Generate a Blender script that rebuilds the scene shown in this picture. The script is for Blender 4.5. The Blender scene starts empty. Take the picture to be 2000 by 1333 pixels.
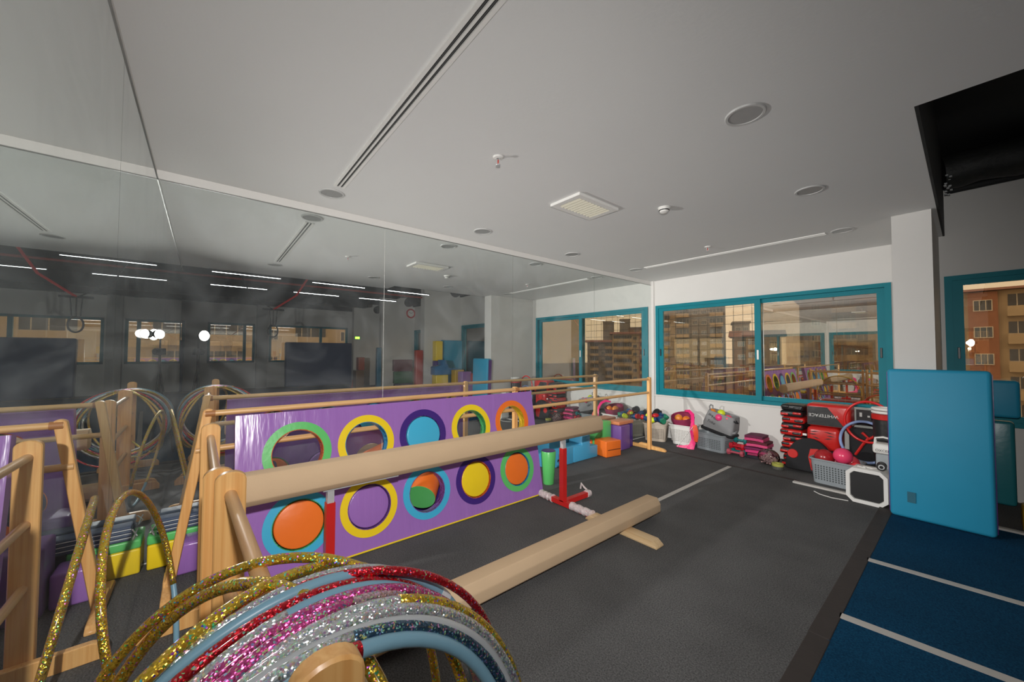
import bpy, bmesh, math, random
from mathutils import Matrix, Vector
R = math.radians
random.seed(7)
S = bpy.context.scene
C = S.collection

# ------------------------------------------------------------------ camera
CAM = Vector((3.58065, 0.28063, 1.45))
yaw, pit, rol = R(39.36852), R(1.76972), R(0.18355)
fw = Vector((-math.cos(yaw) * math.cos(pit), math.sin(yaw) * math.cos(pit), math.sin(pit)))
rt = fw.cross(Vector((0, 0, 1))).normalized()
up = rt.cross(fw)
rt2 = math.cos(rol) * rt + math.sin(rol) * up
up2 = -math.sin(rol) * rt + math.cos(rol) * up
cd = bpy.data.cameras.new('camera')
cd.sensor_width = 36.0
cd.lens = 731.217 / 2000 * 36
cd.clip_start = 0.02
cd.clip_end = 900
cam = bpy.data.objects.new('camera', cd)
C.objects.link(cam)
m = Matrix.Identity(4)
for i in range(3):
    m[i][0], m[i][1], m[i][2], m[i][3] = rt2[i], up2[i], -fw[i], CAM[i]
cam.matrix_world = m
S.camera = cam

# ------------------------------------------------------------------ world, flash, exposure
w = bpy.data.worlds.new('world')
S.world = w
w.use_nodes = True
bg = w.node_tree.nodes['Background']
bg.inputs[0].default_value = (1.0, 0.74, 0.47, 1)
bg.inputs[1].default_value = 1.15

def lamp(name, kind, loc, energy, color=(1, 1, 1), **kw):
    l = bpy.data.lights.new(name, kind)
    l.energy = energy
    l.color = color
    for k, v in kw.items():
        setattr(l, k, v)
    o = bpy.data.objects.new(name, l)
    C.objects.link(o)
    o.location = loc
    return o

FLASH = Vector((3.585, 0.30, 1.685))
def even_falloff(o, mode='Constant', smooth=0.0):
    """flash light whose reach is evened out, as in the bracketed exposure of the photograph"""
    l = o.data
    l.use_nodes = True
    n = l.node_tree
    e = n.nodes['Emission']
    f = n.nodes.new('ShaderNodeLightFalloff')
    f.inputs['Strength'].default_value = 1.0
    f.inputs['Smooth'].default_value = smooth
    n.links.new(f.outputs[mode], e.inputs['Strength'])
fl1 = lamp('flash_light', 'SPOT', FLASH, 17.5, (1.0, 0.975, 0.945), spot_size=R(156), spot_blend=1.0, shadow_soft_size=0.03)
fl1.rotation_euler = Vector((-0.88, 0.47, -0.17)).to_track_quat('-Z', 'Y').to_euler()
even_falloff(fl1)
CORNER = Vector((.022, .022, 1.57))
fl2 = lamp('added_corner_light', 'SPOT', CORNER + Vector((.03, .03, 0)), 52, (1.0, 0.975, 0.945), spot_size=R(150), spot_blend=1.0, shadow_soft_size=0.03)  # added lamp, supplies the flash light that the mirrors would reflect
fl2.rotation_euler = Vector((0.40, 0.92, 0.02)).to_track_quat('-Z', 'Y').to_euler()
even_falloff(fl2, 'Linear', 6.0)

vs = S.view_settings
vs.view_transform = 'Standard'
vs.look = 'None'
vs.gamma = 1
vs.use_curve_mapping = False
vs.exposure = 0.6
S.cycles.sample_clamp_indirect = 4.0
S.cycles.max_bounces = 10
S.cycles.glossy_bounces = 8
S.cycles.transparent_max_bounces = 16

# ------------------------------------------------------------------ materials
MAT = {}
def nt(name):
    mt = bpy.data.materials.new(name)
    mt.use_nodes = True
    n = mt.node_tree
    b = n.nodes['Principled BSDF']
    return mt, n, b

def lk(n, a, b):
    n.links.new(a, b)

def M(name, col, rough=0.5, metal=0.0, var=0.06, vs_=12, bump=0.0, bs=60, spec=0.5, coat=0.0, det=3):
    """plain surface with a little procedural mottling and relief"""
    if name in MAT:
        return MAT[name]
    mt, n, b = nt(name)
    tc = n.nodes.new('ShaderNodeTexCoord')
    no = n.nodes.new('ShaderNodeTexNoise')
    no.inputs['Scale'].default_value = vs_
    no.inputs['Detail'].default_value = det
    lk(n, tc.outputs['Object'], no.inputs['Vector'])
    mx = n.nodes.new('ShaderNodeMixRGB')
    mx.inputs[1].default_value = tuple(max(0, c * (1 - var)) for c in col) + (1,)
    mx.inputs[2].default_value = tuple(min(1, c * (1 + var)) for c in col) + (1,)
    lk(n, no.outputs['Fac'], mx.inputs[0])
    lk(n, mx.outputs[0], b.inputs['Base Color'])
    b.inputs['Roughness'].default_value = rough
    b.inputs['Metallic'].default_value = metal
    b.inputs['Specular IOR Level'].default_value = spec
    b.inputs['Coat Weight'].default_value = coat
    if bump:
        nb = n.nodes.new('ShaderNodeTexNoise')
        nb.inputs['Scale'].default_value = bs
        nb.inputs['Detail'].default_value = 4
        lk(n, tc.outputs['Object'], nb.inputs['Vector'])
        bp = n.nodes.new('ShaderNodeBump')
        bp.inputs['Strength'].default_value = bump
        bp.inputs['Distance'].default_value = 0.02
        lk(n, nb.outputs['Fac'], bp.inputs['Height'])
        lk(n, bp.outputs[0], b.inputs['Normal'])
    MAT[name] = mt
    return mt

def vinyl(name, col, rough=0.33):
    return M('vinyl_' + name, col, rough, 0, .05, 4, .18, 7, .5)

def wood(name, ca, cb, axis='Z'):
    if name in MAT:
        return MAT[name]
    mt, n, b = nt(name)
    tc = n.nodes.new('ShaderNodeTexCoord')
    mp = n.nodes.new('ShaderNodeMapping')
    sc = {'X': (.5, 22, 22), 'Y': (22, .5, 22), 'Z': (22, 22, .5)}[axis]
    mp.inputs['Scale'].default_value = sc
    lk(n, tc.outputs['Object'], mp.inputs['Vector'])
    no = n.nodes.new('ShaderNodeTexNoise')
    no.inputs['Scale'].default_value = 3.0
    no.inputs['Detail'].default_value = 6
    no.inputs['Distortion'].default_value = .5
    lk(n, mp.outputs[0], no.inputs['Vector'])
    cr = n.nodes.new('ShaderNodeValToRGB')
    cr.color_ramp.elements[0].position = .36
    cr.color_ramp.elements[0].color = ca + (1,)
    cr.color_ramp.elements[1].position = .64
    cr.color_ramp.elements[1].color = cb + (1,)
    lk(n, no.outputs['Fac'], cr.inputs[0])
    lk(n, cr.outputs[0], b.inputs['Base Color'])
    b.inputs['Roughness'].default_value = .42
    b.inputs['Coat Weight'].default_value = .25
    b.inputs['Coat Roughness'].default_value = .25
    MAT[name] = mt
    return mt

def carpet(name, col, col2, sc=140):
    mt, n, b = nt(name)
    tc = n.nodes.new('ShaderNodeTexCoord')
    n1 = n.nodes.new('ShaderNodeTexNoise'); n1.inputs['Scale'].default_value = sc; n1.inputs['Detail'].default_value = 6
    n2 = n.nodes.new('ShaderNodeTexNoise'); n2.inputs['Scale'].default_value = 2.2; n2.inputs['Detail'].default_value = 5
    lk(n, tc.outputs['Object'], n1.inputs['Vector']); lk(n, tc.outputs['Object'], n2.inputs['Vector'])
    r1 = n.nodes.new('ShaderNodeValToRGB')
    r1.color_ramp.elements[0].position = .35; r1.color_ramp.elements[1].position = .68
    r1.color_ramp.elements[0].color = col + (1,); r1.color_ramp.elements[1].color = col2 + (1,)
    lk(n, n1.outputs['Fac'], r1.inputs[0])
    mx = n.nodes.new('ShaderNodeMixRGB'); mx.blend_type = 'MULTIPLY'; mx.inputs[0].default_value = .5
    r2 = n.nodes.new('ShaderNodeValToRGB')
    r2.color_ramp.elements[0].position = .3; r2.color_ramp.elements[1].position = .7
    r2.color_ramp.elements[0].color = (.55, .55, .55, 1); r2.color_ramp.elements[1].color = (1, 1, 1, 1)
    lk(n, n2.outputs['Fac'], r2.inputs[0])
    lk(n, r1.outputs[0], mx.inputs[1]); lk(n, r2.outputs[0], mx.inputs[2])
    lk(n, mx.outputs[0], b.inputs['Base Color'])
    b.inputs['Roughness'].default_value = .95
    b.inputs['Specular IOR Level'].default_value = .1
    bp = n.nodes.new('ShaderNodeBump'); bp.inputs['Strength'].default_value = .5; bp.inputs['Distance'].default_value = .004
    lk(n, n1.outputs['Fac'], bp.inputs['Height']); lk(n, bp.outputs[0], b.inputs['Normal'])
    MAT[name] = mt
    return mt

def glitter(name, col, amt=.35, sat=.8):
    """holographic foil: small cells, each with its own facet direction and rainbow tint"""
    mt, n, b = nt('glitter_' + name)
    tc = n.nodes.new('ShaderNodeTexCoord')
    vo = n.nodes.new('ShaderNodeTexVoronoi'); vo.inputs['Scale'].default_value = 330
    lk(n, tc.outputs['Object'], vo.inputs['Vector'])
    hs = n.nodes.new('ShaderNodeSeparateColor')
    lk(n, vo.outputs['Color'], hs.inputs[0])
    cc = n.nodes.new('ShaderNodeCombineColor'); cc.mode = 'HSV'
    lk(n, hs.outputs[0], cc.inputs[0]); cc.inputs[1].default_value = sat; cc.inputs[2].default_value = 1
    th = n.nodes.new('ShaderNodeMath'); th.operation = 'GREATER_THAN'; th.inputs[1].default_value = 1 - amt
    lk(n, hs.outputs[1], th.inputs[0])
    mx = n.nodes.new('ShaderNodeMixRGB'); mx.inputs[1].default_value = col + (1,)
    lk(n, th.outputs[0], mx.inputs[0]); lk(n, cc.outputs[0], mx.inputs[2])
    lk(n, mx.outputs[0], b.inputs['Base Color'])
    b.inputs['Metallic'].default_value = .85
    b.inputs['Roughness'].default_value = .28
    geo = n.nodes.new('ShaderNodeNewGeometry')
    sub = n.nodes.new('ShaderNodeVectorMath'); sub.operation = 'SUBTRACT'; sub.inputs[1].default_value = (.5, .5, .5)
    lk(n, vo.outputs['Color'], sub.inputs[0])
    mul = n.nodes.new('ShaderNodeVectorMath'); mul.operation = 'SCALE'; mul.inputs['Scale'].default_value = .9
    lk(n, sub.outputs[0], mul.inputs[0])
    add = n.nodes.new('ShaderNodeVectorMath'); add.operation = 'ADD'
    lk(n, geo.outputs['Normal'], add.inputs[0]); lk(n, mul.outputs[0], add.inputs[1])
    nr = n.nodes.new('ShaderNodeVectorMath'); nr.operation = 'NORMALIZE'
    lk(n, add.outputs[0], nr.inputs[0]); lk(n, nr.outputs[0], b.inputs['Normal'])
    b.inputs['Coat Weight'].default_value = .6
    b.inputs['Coat Roughness'].default_value = .12
    MAT['glitter_' + name] = mt
    return mt

def mirror_mat():
    mt, n, b = nt('mirror_glass')
    b.inputs['Base Color'].default_value = (.80, .84, .82, 1)
    b.inputs['Metallic'].default_value = 1
    b.inputs['Roughness'].default_value = 0.0
    # dust and hand smears catch some of the light
    df = n.nodes.new('ShaderNodeBsdfDiffuse'); df.inputs[0].default_value = (.75, .80, .82, 1)
    tc = n.nodes.new('ShaderNodeTexCoord')
    n1 = n.nodes.new('ShaderNodeTexNoise'); n1.inputs['Scale'].default_value = 1.6; n1.inputs['Detail'].default_value = 7; n1.inputs['Distortion'].default_value = 2.2
    lk(n, tc.outputs['Object'], n1.inputs['Vector'])
    r1 = n.nodes.new('ShaderNodeValToRGB')
    r1.color_ramp.elements[0].position = .42; r1.color_ramp.elements[0].color = (.035, .035, .035, 1)
    r1.color_ramp.elements[1].position = .78; r1.color_ramp.elements[1].color = (.13, .13, .13, 1)
    lk(n, n1.outputs['Fac'], r1.inputs[0])
    ms = n.nodes.new('ShaderNodeMixShader')
    out = n.nodes['Material Output']
    lk(n, r1.outputs[0], ms.inputs[0]); lk(n, b.outputs[0], ms.inputs[1]); lk(n, df.outputs[0], ms.inputs[2])
    lk(n, ms.outputs[0], out.inputs[0])
    MAT['mirror_glass'] = mt
    return mt

def glass_mat(name='window_glass', refl=.26, tint=(.80, .78, .74)):
    mt, n, b = nt(name)
    n.nodes.remove(b)
    tr = n.nodes.new('ShaderNodeBsdfTransparent'); tr.inputs[0].default_value = tint + (1,)
    gl = n.nodes.new('ShaderNodeBsdfGlossy'); gl.inputs['Roughness'].default_value = 0.0; gl.inputs[0].default_value = (1, .97, .92, 1)
    lw = n.nodes.new('ShaderNodeLayerWeight'); lw.inputs[0].default_value = .25
    ad = n.nodes.new('ShaderNodeMath'); ad.operation = 'MAXIMUM'; ad.inputs[1].default_value = refl
    lk(n, lw.outputs['Fresnel'], ad.inputs[0])
    ms = n.nodes.new('ShaderNodeMixShader')
    lk(n, ad.outputs[0], ms.inputs[0]); lk(n, tr.outputs[0], ms.inputs[1]); lk(n, gl.outputs[0], ms.inputs[2])
    lk(n, ms.outputs[0], n.nodes['Material Output'].inputs[0])
    MAT[name] = mt
    return mt

def emit(name, col, s):
    mt, n, b = nt(name)
    b.inputs['Emission Color'].default_value = col + (1,)
    b.inputs['Emission Strength'].default_value = s
    b.inputs['Base Color'].default_value = col + (1,)
    MAT[name] = mt
    return mt

white_wall = M('wall_paint', (.63, .615, .59), .8, 0, .03, 3, .05, 90)
ceil_paint = M('ceiling_paint', (.70, .70, .69), .85, 0, .03, 1.3, .03, 60)
black_paint = M('black_paint', (.012, .013, .013), .75, 0, .2, 5)
mirror = mirror_mat()
glass = glass_mat()
glass2 = glass_mat('tinted_window_glass', .50, (.62, .58, .52))
teal = M('teal_aluminium', (.003, .175, .22), .5, 0, .08, 6, spec=.2)
teal_d = M('teal_gasket', (.004, .02, .025), .6)
plastic_w = M('white_plastic', (.78, .77, .74), .45, 0, .03, 20)
plastic_b = M('black_plastic', (.012, .012, .013), .4, 0, .1, 20)
grey_pl = M('grey_plastic', (.25, .28, .30), .45, 0, .06, 20)
steel = M('steel', (.66, .67, .68), .35, .35, .05, 30)
red_metal = M('red_enamel', (.62, .022, .02), .3, 0, .06, 10, .03, 30)
pineZ = wood('pine_upright', (.76, .38, .12), (.88, .51, .19), 'Z')
pineX = wood('pine_rod_x', (.62, .34, .15), (.74, .45, .21), 'X')
pineY = wood('pine_rod_y', (.68, .38, .15), (.80, .49, .21), 'Y')
beech = wood('beech_foot', (.62, .42, .22), (.74, .54, .31), 'X')
suede = M('tan_suede', (.66, .475, .30), .8, 0, .06, 5, .06, 120)
floor_c = carpet('grey_carpet', (.074, .073, .074), (.168, .167, .168))
blue_c = carpet('blue_carpet', (.003, .035, .085), (.008, .075, .16))
edge_c = M('edging_vinyl', (.035, .028, .026), .7, 0, .25, 6, .1, 40)
tape = M('white_tape', (.52, .50, .47), .55, 0, .08, 9)

# ------------------------------------------------------------------ mesh helpers
def box(bm, x0, x1, y0, y1, z0, z1):
    v = [bm.verts.new(p) for p in ((x0, y0, z0), (x1, y0, z0), (x1, y1, z0), (x0, y1, z0), (x0, y0, z1), (x1, y0, z1), (x1, y1, z1), (x0, y1, z1))]
    for f in ((3, 2, 1, 0), (4, 5, 6, 7), (0, 1, 5, 4), (1, 2, 6, 5), (2, 3, 7, 6), (3, 0, 4, 7)):
        bm.faces.new([v[i] for i in f])
    return bm

def B(*a):
    return box(bmesh.new(), *a)

def RB(x0, x1, y0, y1, z0, z1, r=.02, seg=3):
    bm = B(x0, x1, y0, y1, z0, z1)
    bmesh.ops.bevel(bm, geom=list(bm.edges), offset=r, segments=seg, profile=.5, affect='EDGES')
    return bm

def XF(bm, mat):
    bmesh.ops.transform(bm, matrix=mat, verts=bm.verts)
    return bm

def rotz(bm, ang, piv):
    p = Vector(piv)
    return XF(bm, Matrix.Translation(p) @ Matrix.Rotation(ang, 4, 'Z') @ Matrix.Translation(-p))

def rot(bm, ang, axis, piv):
    p = Vector(piv)
    return XF(bm, Matrix.Translation(p) @ Matrix.Rotation(ang, 4, axis) @ Matrix.Translation(-p))

def ring_tube(bm, pts, rad, seg=10, closed=False, caps=True):
    """sweep a circle along pts; rad may be a list"""
    n = len(pts)
    pts = [Vector(p) for p in pts]
    rings = []
    prev = None
    for i in range(n):
        a = pts[(i - 1) % n] if (closed or i > 0) else pts[i]
        b = pts[(i + 1) % n] if (closed or i < n - 1) else pts[i]
        t = (b - a).normalized()
        if prev is None:
            ref = Vector((0, 0, 1)) if abs(t.z) < .9 else Vector((1, 0, 0))
            nrm = t.cross(ref).normalized()
        else:
            nrm = (prev - t * prev.dot(t)).normalized()
        prev = nrm
        bn = t.cross(nrm)
        r = rad[i] if isinstance(rad, (list, tuple)) else rad
        rings.append([bm.verts.new(pts[i] + r * (math.cos(2 * math.pi * k / seg) * nrm + math.sin(2 * math.pi * k / seg) * bn)) for k in range(seg)])
    m_ = n if closed else n - 1
    for i in range(m_):
        A, D = rings[i], rings[(i + 1) % n]
        off = 0
        if closed and i == n - 1:
            off = min(range(seg), key=lambda o: (A[0].co - D[o].co).length)
        for k in range(seg):
            bm.faces.new((A[k], A[(k + 1) % seg], D[(k + 1 + off) % seg], D[(k + off) % seg]))
    if caps and not closed:
        bm.faces.new(list(reversed(rings[0])))
        bm.faces.new(rings[-1])
    return bm

def T(pts, rad, seg=10, closed=False):
    return ring_tube(bmesh.new(), pts, rad, seg, closed)

def lathe(prof, cx, cy, seg=24, bm=None):
    """profile of (r, z) around a vertical axis"""
    bm = bm or bmesh.new()
    rings = []
    for r, z in prof:
        if r < 1e-6:
            rings.append([bm.verts.new((cx, cy, z))])
        else:
            rings.append([bm.verts.new((cx + r * math.cos(2 * math.pi * k / seg), cy + r * math.sin(2 * math.pi * k / seg), z)) for k in range(seg)])
    for a, b in zip(rings, rings[1:]):
        for k in range(seg):
            k2 = (k + 1) % seg
            if len(a) == 1 and len(b) == 1:
                continue
            if len(a) == 1:
                bm.faces.new((a[0], b[k2], b[k]))
            elif len(b) == 1:
                bm.faces.new((a[k], a[k2], b[0]))
            else:
                bm.faces.new((a[k], a[k2], b[k2], b[k]))
    return bm

def sphere(c, r, sx=1, sy=1, sz=1, seg=20, bm=None):
    n = seg // 2
    prof = [(r * math.sin(math.pi * i / n), -r * math.cos(math.pi * i / n)) for i in range(n + 1)]
    b = lathe([(max(a, 0), z) for a, z in prof], 0, 0, seg)
    XF(b, Matrix.Translation(Vector(c)) @ Matrix.Diagonal((sx, sy, sz, 1)))
    return b

def prism(poly, axis, a, b, bm=None):
    """extrude a 2-D polygon; axis 'x': poly is (y,z); 'y': (x,z); 'z': (x,y)"""
    bm = bm or bmesh.new()
    def P(p, t):
        return {'x': (t, p[0], p[1]), 'y': (p[0], t, p[1]), 'z': (p[0], p[1], t)}[axis]
    A = [bm.verts.new(P(p, a)) for p in poly]
    D = [bm.verts.new(P(p, b)) for p in poly]
    n = len(poly)
    bm.faces.new(list(reversed(A)))
    bm.faces.new(D)
    for i in range(n):
        bm.faces.new((A[i], A[(i + 1) % n], D[(i + 1) % n], D[i]))
    bmesh.ops.recalc_face_normals(bm, faces=bm.faces)
    return bm

def bevel(bm, r, seg=2):
    es = [e for e in bm.edges if len(e.link_faces) == 2 and e.calc_face_angle(0) > .5]
    bmesh.ops.bevel(bm, geom=es, offset=r, segments=seg, profile=.5, affect='EDGES')
    return bm

def obj(name, bm, mat, parent=None, smooth=False, label=None, cat=None, group=None, kind=None):
    me = bpy.data.meshes.new(name)
    bmesh.ops.recalc_face_normals(bm, faces=bm.faces)
    bm.to_mesh(me)
    bm.free()
    if isinstance(mat, (list, tuple)):
        for x in mat:
            me.materials.append(x)
    else:
        me.materials.append(mat)
    if smooth:
        me.shade_smooth()
        if smooth != 'all':
            try:
                me.set_sharp_from_angle(angle=R(38))
            except Exception:
                pass
    o = bpy.data.objects.new(name, me)
    C.objects.link(o)
    if parent is not None:
        o.parent = parent
        o.matrix_parent_inverse = PW[parent.name].inverted()
    else:
        PW[o.name] = Matrix.Identity(4)
    PW.setdefault(o.name, Matrix.Identity(4))
    tag(o, label, cat, group, kind)
    return o
PW = {}

def tag(o, label=None, cat=None, group=None, kind=None):
    for k, v in (('label', label), ('category', cat), ('group', group), ('kind', kind)):
        if v:
            o[k] = v
    return o

def thing(name, loc, label, cat, group=None):
    o = bpy.data.objects.new(name, None)
    o.empty_display_size = .05
    C.objects.link(o)
    o.location = loc
    PW[o.name] = Matrix.Translation(Vector(loc))
    return tag(o, label, cat, group)

def struct(name, bm, mat, smooth=False):
    return obj(name, bm, mat, None, smooth, kind='structure')

def copy_tree(o, delta, label=None, group=None, parent=None):
    c = o.copy()
    C.objects.link(c)
    if parent is None:
        c.location = Vector(o.location) + Vector(delta)
        PW[c.name] = Matrix.Translation(c.location)
    else:
        c.parent = parent
        c.matrix_parent_inverse = o.matrix_parent_inverse.copy()
    if label:
        c['label'] = label
    if group:
        c['group'] = group
    for ch in list(o.children):
        copy_tree(ch, (0, 0, 0), parent=c)
    return c

HC, HM, L = 2.729, 2.656, 6.461
XF_ = 14.5      # far wall of the hall
ZS = 3.55       # black slab over the open part

# ------------------------------------------------------------------ the setting
fo = struct('floor', B(-.2, XF_ + .2, -4.2, L + .2, -.12, 0), floor_c)
obj('blue_carpet', B(3.10, 13.6, -3.6, 5.34, .0005, .012), blue_c, fo)
obj('edging_strip', RB(3.022, 3.112, -3.6, 2.73, .0005, .014, .004, 2), edge_c, fo)
obj('edging_strip', RB(3.020, 3.110, 2.734, 4.05, .0005, .0145, .004, 2), edge_c, fo)
obj('edging_strip', RB(3.018, 3.112, 4.054, 5.30, .0005, .014, .004, 2), edge_c, fo)
for y in (-2.3, -1.42, -.54, .34, 1.22, 2.13, 3.01, 3.895):
    obj('white_line', rotz(B(3.10, 9.0, y - .028, y + .028, .012, .0145), R(5), (3.1, y, 0)), tape, fo)
obj('white_line', B(1.588, 1.634, 3.55, 5.505, .0005, .003), tape, fo)
obj('seam_strip', rotz(B(-.0, 2.33, 5.555, 5.60, .0005, .004), R(-2.6), (1.2, 5.58, 0)), edge_c, fo)
obj('seam_strip', rotz(RB(2.30, 13.0, 5.40, 5.455, .0005, .02, .004, 1), R(-1.2), (2.3, 5.5, 0)), tape, fo)

ce = bmesh.new()
box(ce, -.15, 3.43, -.15, L + .1, HC, HC + .1)
box(ce, 3.43, 3.80, -.15, 3.09, HC, HC + .1)
co = struct('ceiling', ce, ceil_paint)
ed = bmesh.new()
box(ed, 3.43, 3.445, 3.09, L, HC, ZS)
box(ed, 3.445, 3.80, 3.09, 3.105, HC + .012, ZS)
box(ed, 3.80, 3.815, -4.1, 3.105, HC + .012, ZS)
struct('trim_1', ed, black_paint)
sl = struct('ceiling.001', B(3.43, XF_ + .2, -4.2, L + .2, ZS, ZS + .1), black_paint)

# left wall and back wall, both faced with mirror panels
wl = struct('wall_left', B(-.15, -.006, -.15, L + .1, 0, HC), white_wall)
ys = [-.002, 1.613, 3.227, 4.83, L - .03]
for a, b_ in zip(ys, ys[1:]):
    obj('mirror_panel', B(-.006, 0, a + .002, b_ - .002, .012, HM), mirror, wl)
obj('mirror_edge_trim', B(-.006, .004, 0, L - .03, HM, HM + .007), M('trim_alu', (.30, .30, .29), .35, .7), wl)
obj('corner_strip', B(-.006, .05, L - .03, L, 0, HC), white_wall, wl)
wb = struct('wall_back', B(-.15, 3.86, -.15, -.006, 0, HC), white_wall)
xs = [-.002, 1.41, 2.63, 3.86]
for a, b_ in zip(xs, xs[1:]):
    obj('mirror_panel', B(a + .002, b_ - .002, -.006, 0, .012, HM), mirror, wb)
obj('mirror_edge_trim', B(0.004, 3.86, -.006, .004, HM, HM + .007), MAT['trim_alu'], wb)
struct('wall_back.001', B(3.86, XF_, -4.2, -4.06, 0, ZS), white_wall)
struct('wall_side', B(3.72, 3.86, -4.06, -.15, 0, ZS), white_wall)

# window wall
wins = [(.075, 3.025), (3.43, 6.41), (6.70, 9.80), (10.1, 13.08)]
SZ, WZ = .725, 2.285
ww = bmesh.new()
box(ww, -.15, XF_, L, L + .14, 0, SZ)
box(ww, -.15, XF_, L, L + .14, WZ, ZS)
px_ = -.15
for a, b_ in wins + [(XF_, XF_)]:
    if a > px_:
        box(ww, px_, a, L, L + .14, SZ, WZ)
    px_ = b_
wf = struct('wall_front', ww, white_wall)

def window(n, a, b_, label):
    """two sliding sashes in a teal aluminium frame, in the wall at y = L"""
    wo = struct('window_%d' % n, XF(prism([(a, SZ), (b_, SZ), (b_, WZ), (a, WZ)], 'y', L + .09, L + .10), Matrix.Identity(4)), teal_d)
    # hollow the carrier: outer frame members
    me = bmesh.new()
    box(me, a, a + .055, L - .02, L + .10, SZ, WZ)
    box(me, b_ - .055, b_, L - .02, L + .10, SZ, WZ)
    box(me, a + .055, b_ - .055, L - .02, L + .10, WZ - .05, WZ)
    box(me, a + .055, b_ - .055, L - .02, L + .10, SZ, SZ + .05)
    me.to_mesh(wo.data); me.free()
    wo.data.materials.clear(); wo.data.materials.append(teal)
    mid = (a + b_) / 2 + .095
    for k, (s0, s1, yy) in enumerate(((a + .055, mid + .045, L - .005), (mid - .045, b_ - .055, L + .045))):
        z0, z1 = SZ + .05, WZ - .05
        sb = bmesh.new()
        t = .075
        box(sb, s0, s0 + t, yy, yy + .04, z0, z1)
        box(sb, s1 - t, s1, yy, yy + .04, z0, z1)
        box(sb, s0 + t, s1 - t, yy, yy + .04, z1 - .055, z1)
        box(sb, s0 + t, s1 - t, yy, yy + .04, z0, z0 + .06)
        so = obj('sash', sb, teal, wo)
        obj('pane', B(s0 + t, s1 - t, yy + .018, yy + .022, z0 + .06, z1 - .055), glass2 if (n == 1 and k == 1) else glass, so)
        hx = s0 + .03 if k == 0 else s1 - .05
        obj('handle', RB(hx - .006, hx + .014, yy - .012, yy, 1.40, 1.52, .003, 1), plastic_b, so)
        if k == 0:
            obj('handle', RB(s1 - .05, s1 - .025, yy - .012, yy, 1.36, 1.50, .004, 1), plastic_w, so)
    return wo
for i, (a, b_) in enumerate(wins):
    window(i + 1, a, b_, '')
sb_ = struct('trim_2', RB(.05, 3.15, L - .03, L, SZ - .028, SZ - .004, .004, 1), white_wall)

for i, x in enumerate((3.15, 6.43, 9.83, 13.1)):
    struct('wall_pillar' if i == 0 else 'wall_pillar.%03d' % i, B(x, x + .25, 5.2, L, 0, HC if i == 0 else ZS), white_wall)
struct('wall_pillar.004', B(3.17, 3.40, 5.24, L, HC + .1, ZS), black_paint)

# far wall of the hall with its own windows
fw_ = bmesh.new()
fz0, fz1 = 1.02, 2.56
fwin = [(-3.4, -.3), (.35, 1.82), (2.30, 5.34)]
box(fw_, XF_, XF_ + .14, -4.2, L + .1, 0, fz0)
box(fw_, XF_, XF_ + .14, -4.2, L + .1, fz1, ZS)
py_ = -4.2
for a, b_ in fwin + [(L + .1, L + .1)]:
    box(fw_, XF_, XF_ + .14, py_, a, fz0, fz1)
    py_ = b_
struct('wall_right', fw_, white_wall)
for i, (a, b_) in enumerate(fwin):
    fb = bmesh.new()
    for q in ((a, a + .08), (b_ - .08, b_), ((a + b_) / 2 + .35, (a + b_) / 2 + .45)):
        box(fb, XF_ - .01, XF_ + .08, q[0], q[1], fz0, fz1)
    box(fb, XF_ - .01, XF_ + .08, a, b_, fz0, fz0 + .08)
    box(fb, XF_ - .01, XF_ + .08, a, b_, fz1 - .08, fz1)
    o = struct('window_%d' % (5 + i), fb, teal)
    obj('pane', B(XF_ + .03, XF_ + .034, a + .08, b_ - .08, fz0 + .08, fz1 - .08), glass, o)
bw = bmesh.new()
box(bw, XF_ - .28, XF_, 1.86, 2.22, 0, ZS)
struct('wall_pillar.005', bw, M('grey_paint', (.42, .42, .41), .8))
# black beams and ducts in the open ceiling
for i, (x, z) in enumerate(((8.2, 3.22), (11.4, 3.2), (14.1, 3.3))):
    struct('ceiling_beam' if i == 0 else 'ceiling_beam.%03d' % i, B(x, x + .3, -4.0, 5.2 if i < 2 else L, z, ZS), black_paint)

def duct():
    d = thing('air_duct', (3.45, 6.2, 3.3), 'black wrapped duct bulging above the window beside the pillar', 'duct')
    pts = [(3.448 + .12 * k, 6.2 + .02 * math.sin(k * 1.3), 3.33 + .015 * math.sin(k * .9)) for k in range(88)]
    obj('duct_sleeve', T(pts, [.17 + .012 * math.sin(k * 2.1) for k in range(88)], 14), M('black_foil', (.016, .017, .016), .62, 0, .4, 8, .8, 9), d, True)
    obj('duct_edge', T([(3.46, 6.41, 3.2), (8, 6.42, 3.2), (13.9, 6.41, 3.2)], .035, 10), black_paint, d, True)
    for k in range(16):
        a = (3.455 + random.random() * .05, 5.95 + random.random() * .35, 3.08 + random.random() * .25)
        obj('foil_scrap', RB(a[0], a[0] + .02, a[1], a[1] + .03, a[2], a[2] + .012, .003, 1), steel, d)
duct()

# ------------------------------------------------------------------ ceiling fixtures
slot_dark = M('slot_black', (.015, .015, .015), .6)
def slot(y, x0, x1, label):
    o = thing('slot_diffuser', ((x0 + x1) / 2, y, HC), label, 'air diffuser', 'slot diffusers in the white ceiling')
    obj('slot_backing', B(x0, x1, y - .022, y + .022, HC - .0015, HC - .0002), slot_dark, o)
    for k, (a, b_) in enumerate(((-.040, -.0215), (-.0055, .0055), (.0215, .040))):
        obj('slot_rail', B(x0 - .015, x1 + .015, y + a, y + b_, HC - .009, HC - .0002), plastic_w, o)
    for s in (-1, 1):
        obj('slot_vane', B(x0, x1, y + s * .0135 - .001, y + s * .0135 + .001, HC - .007, HC - .0015), M('vane_grey', (.10, .10, .10), .5), o)
slot(1.055, .535, 2.60, 'twin-slot ceiling air diffuser running beside the back mirror wall')
slot(5.36, .55, 2.63, 'twin-slot ceiling air diffuser running close to the window wall')

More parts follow.
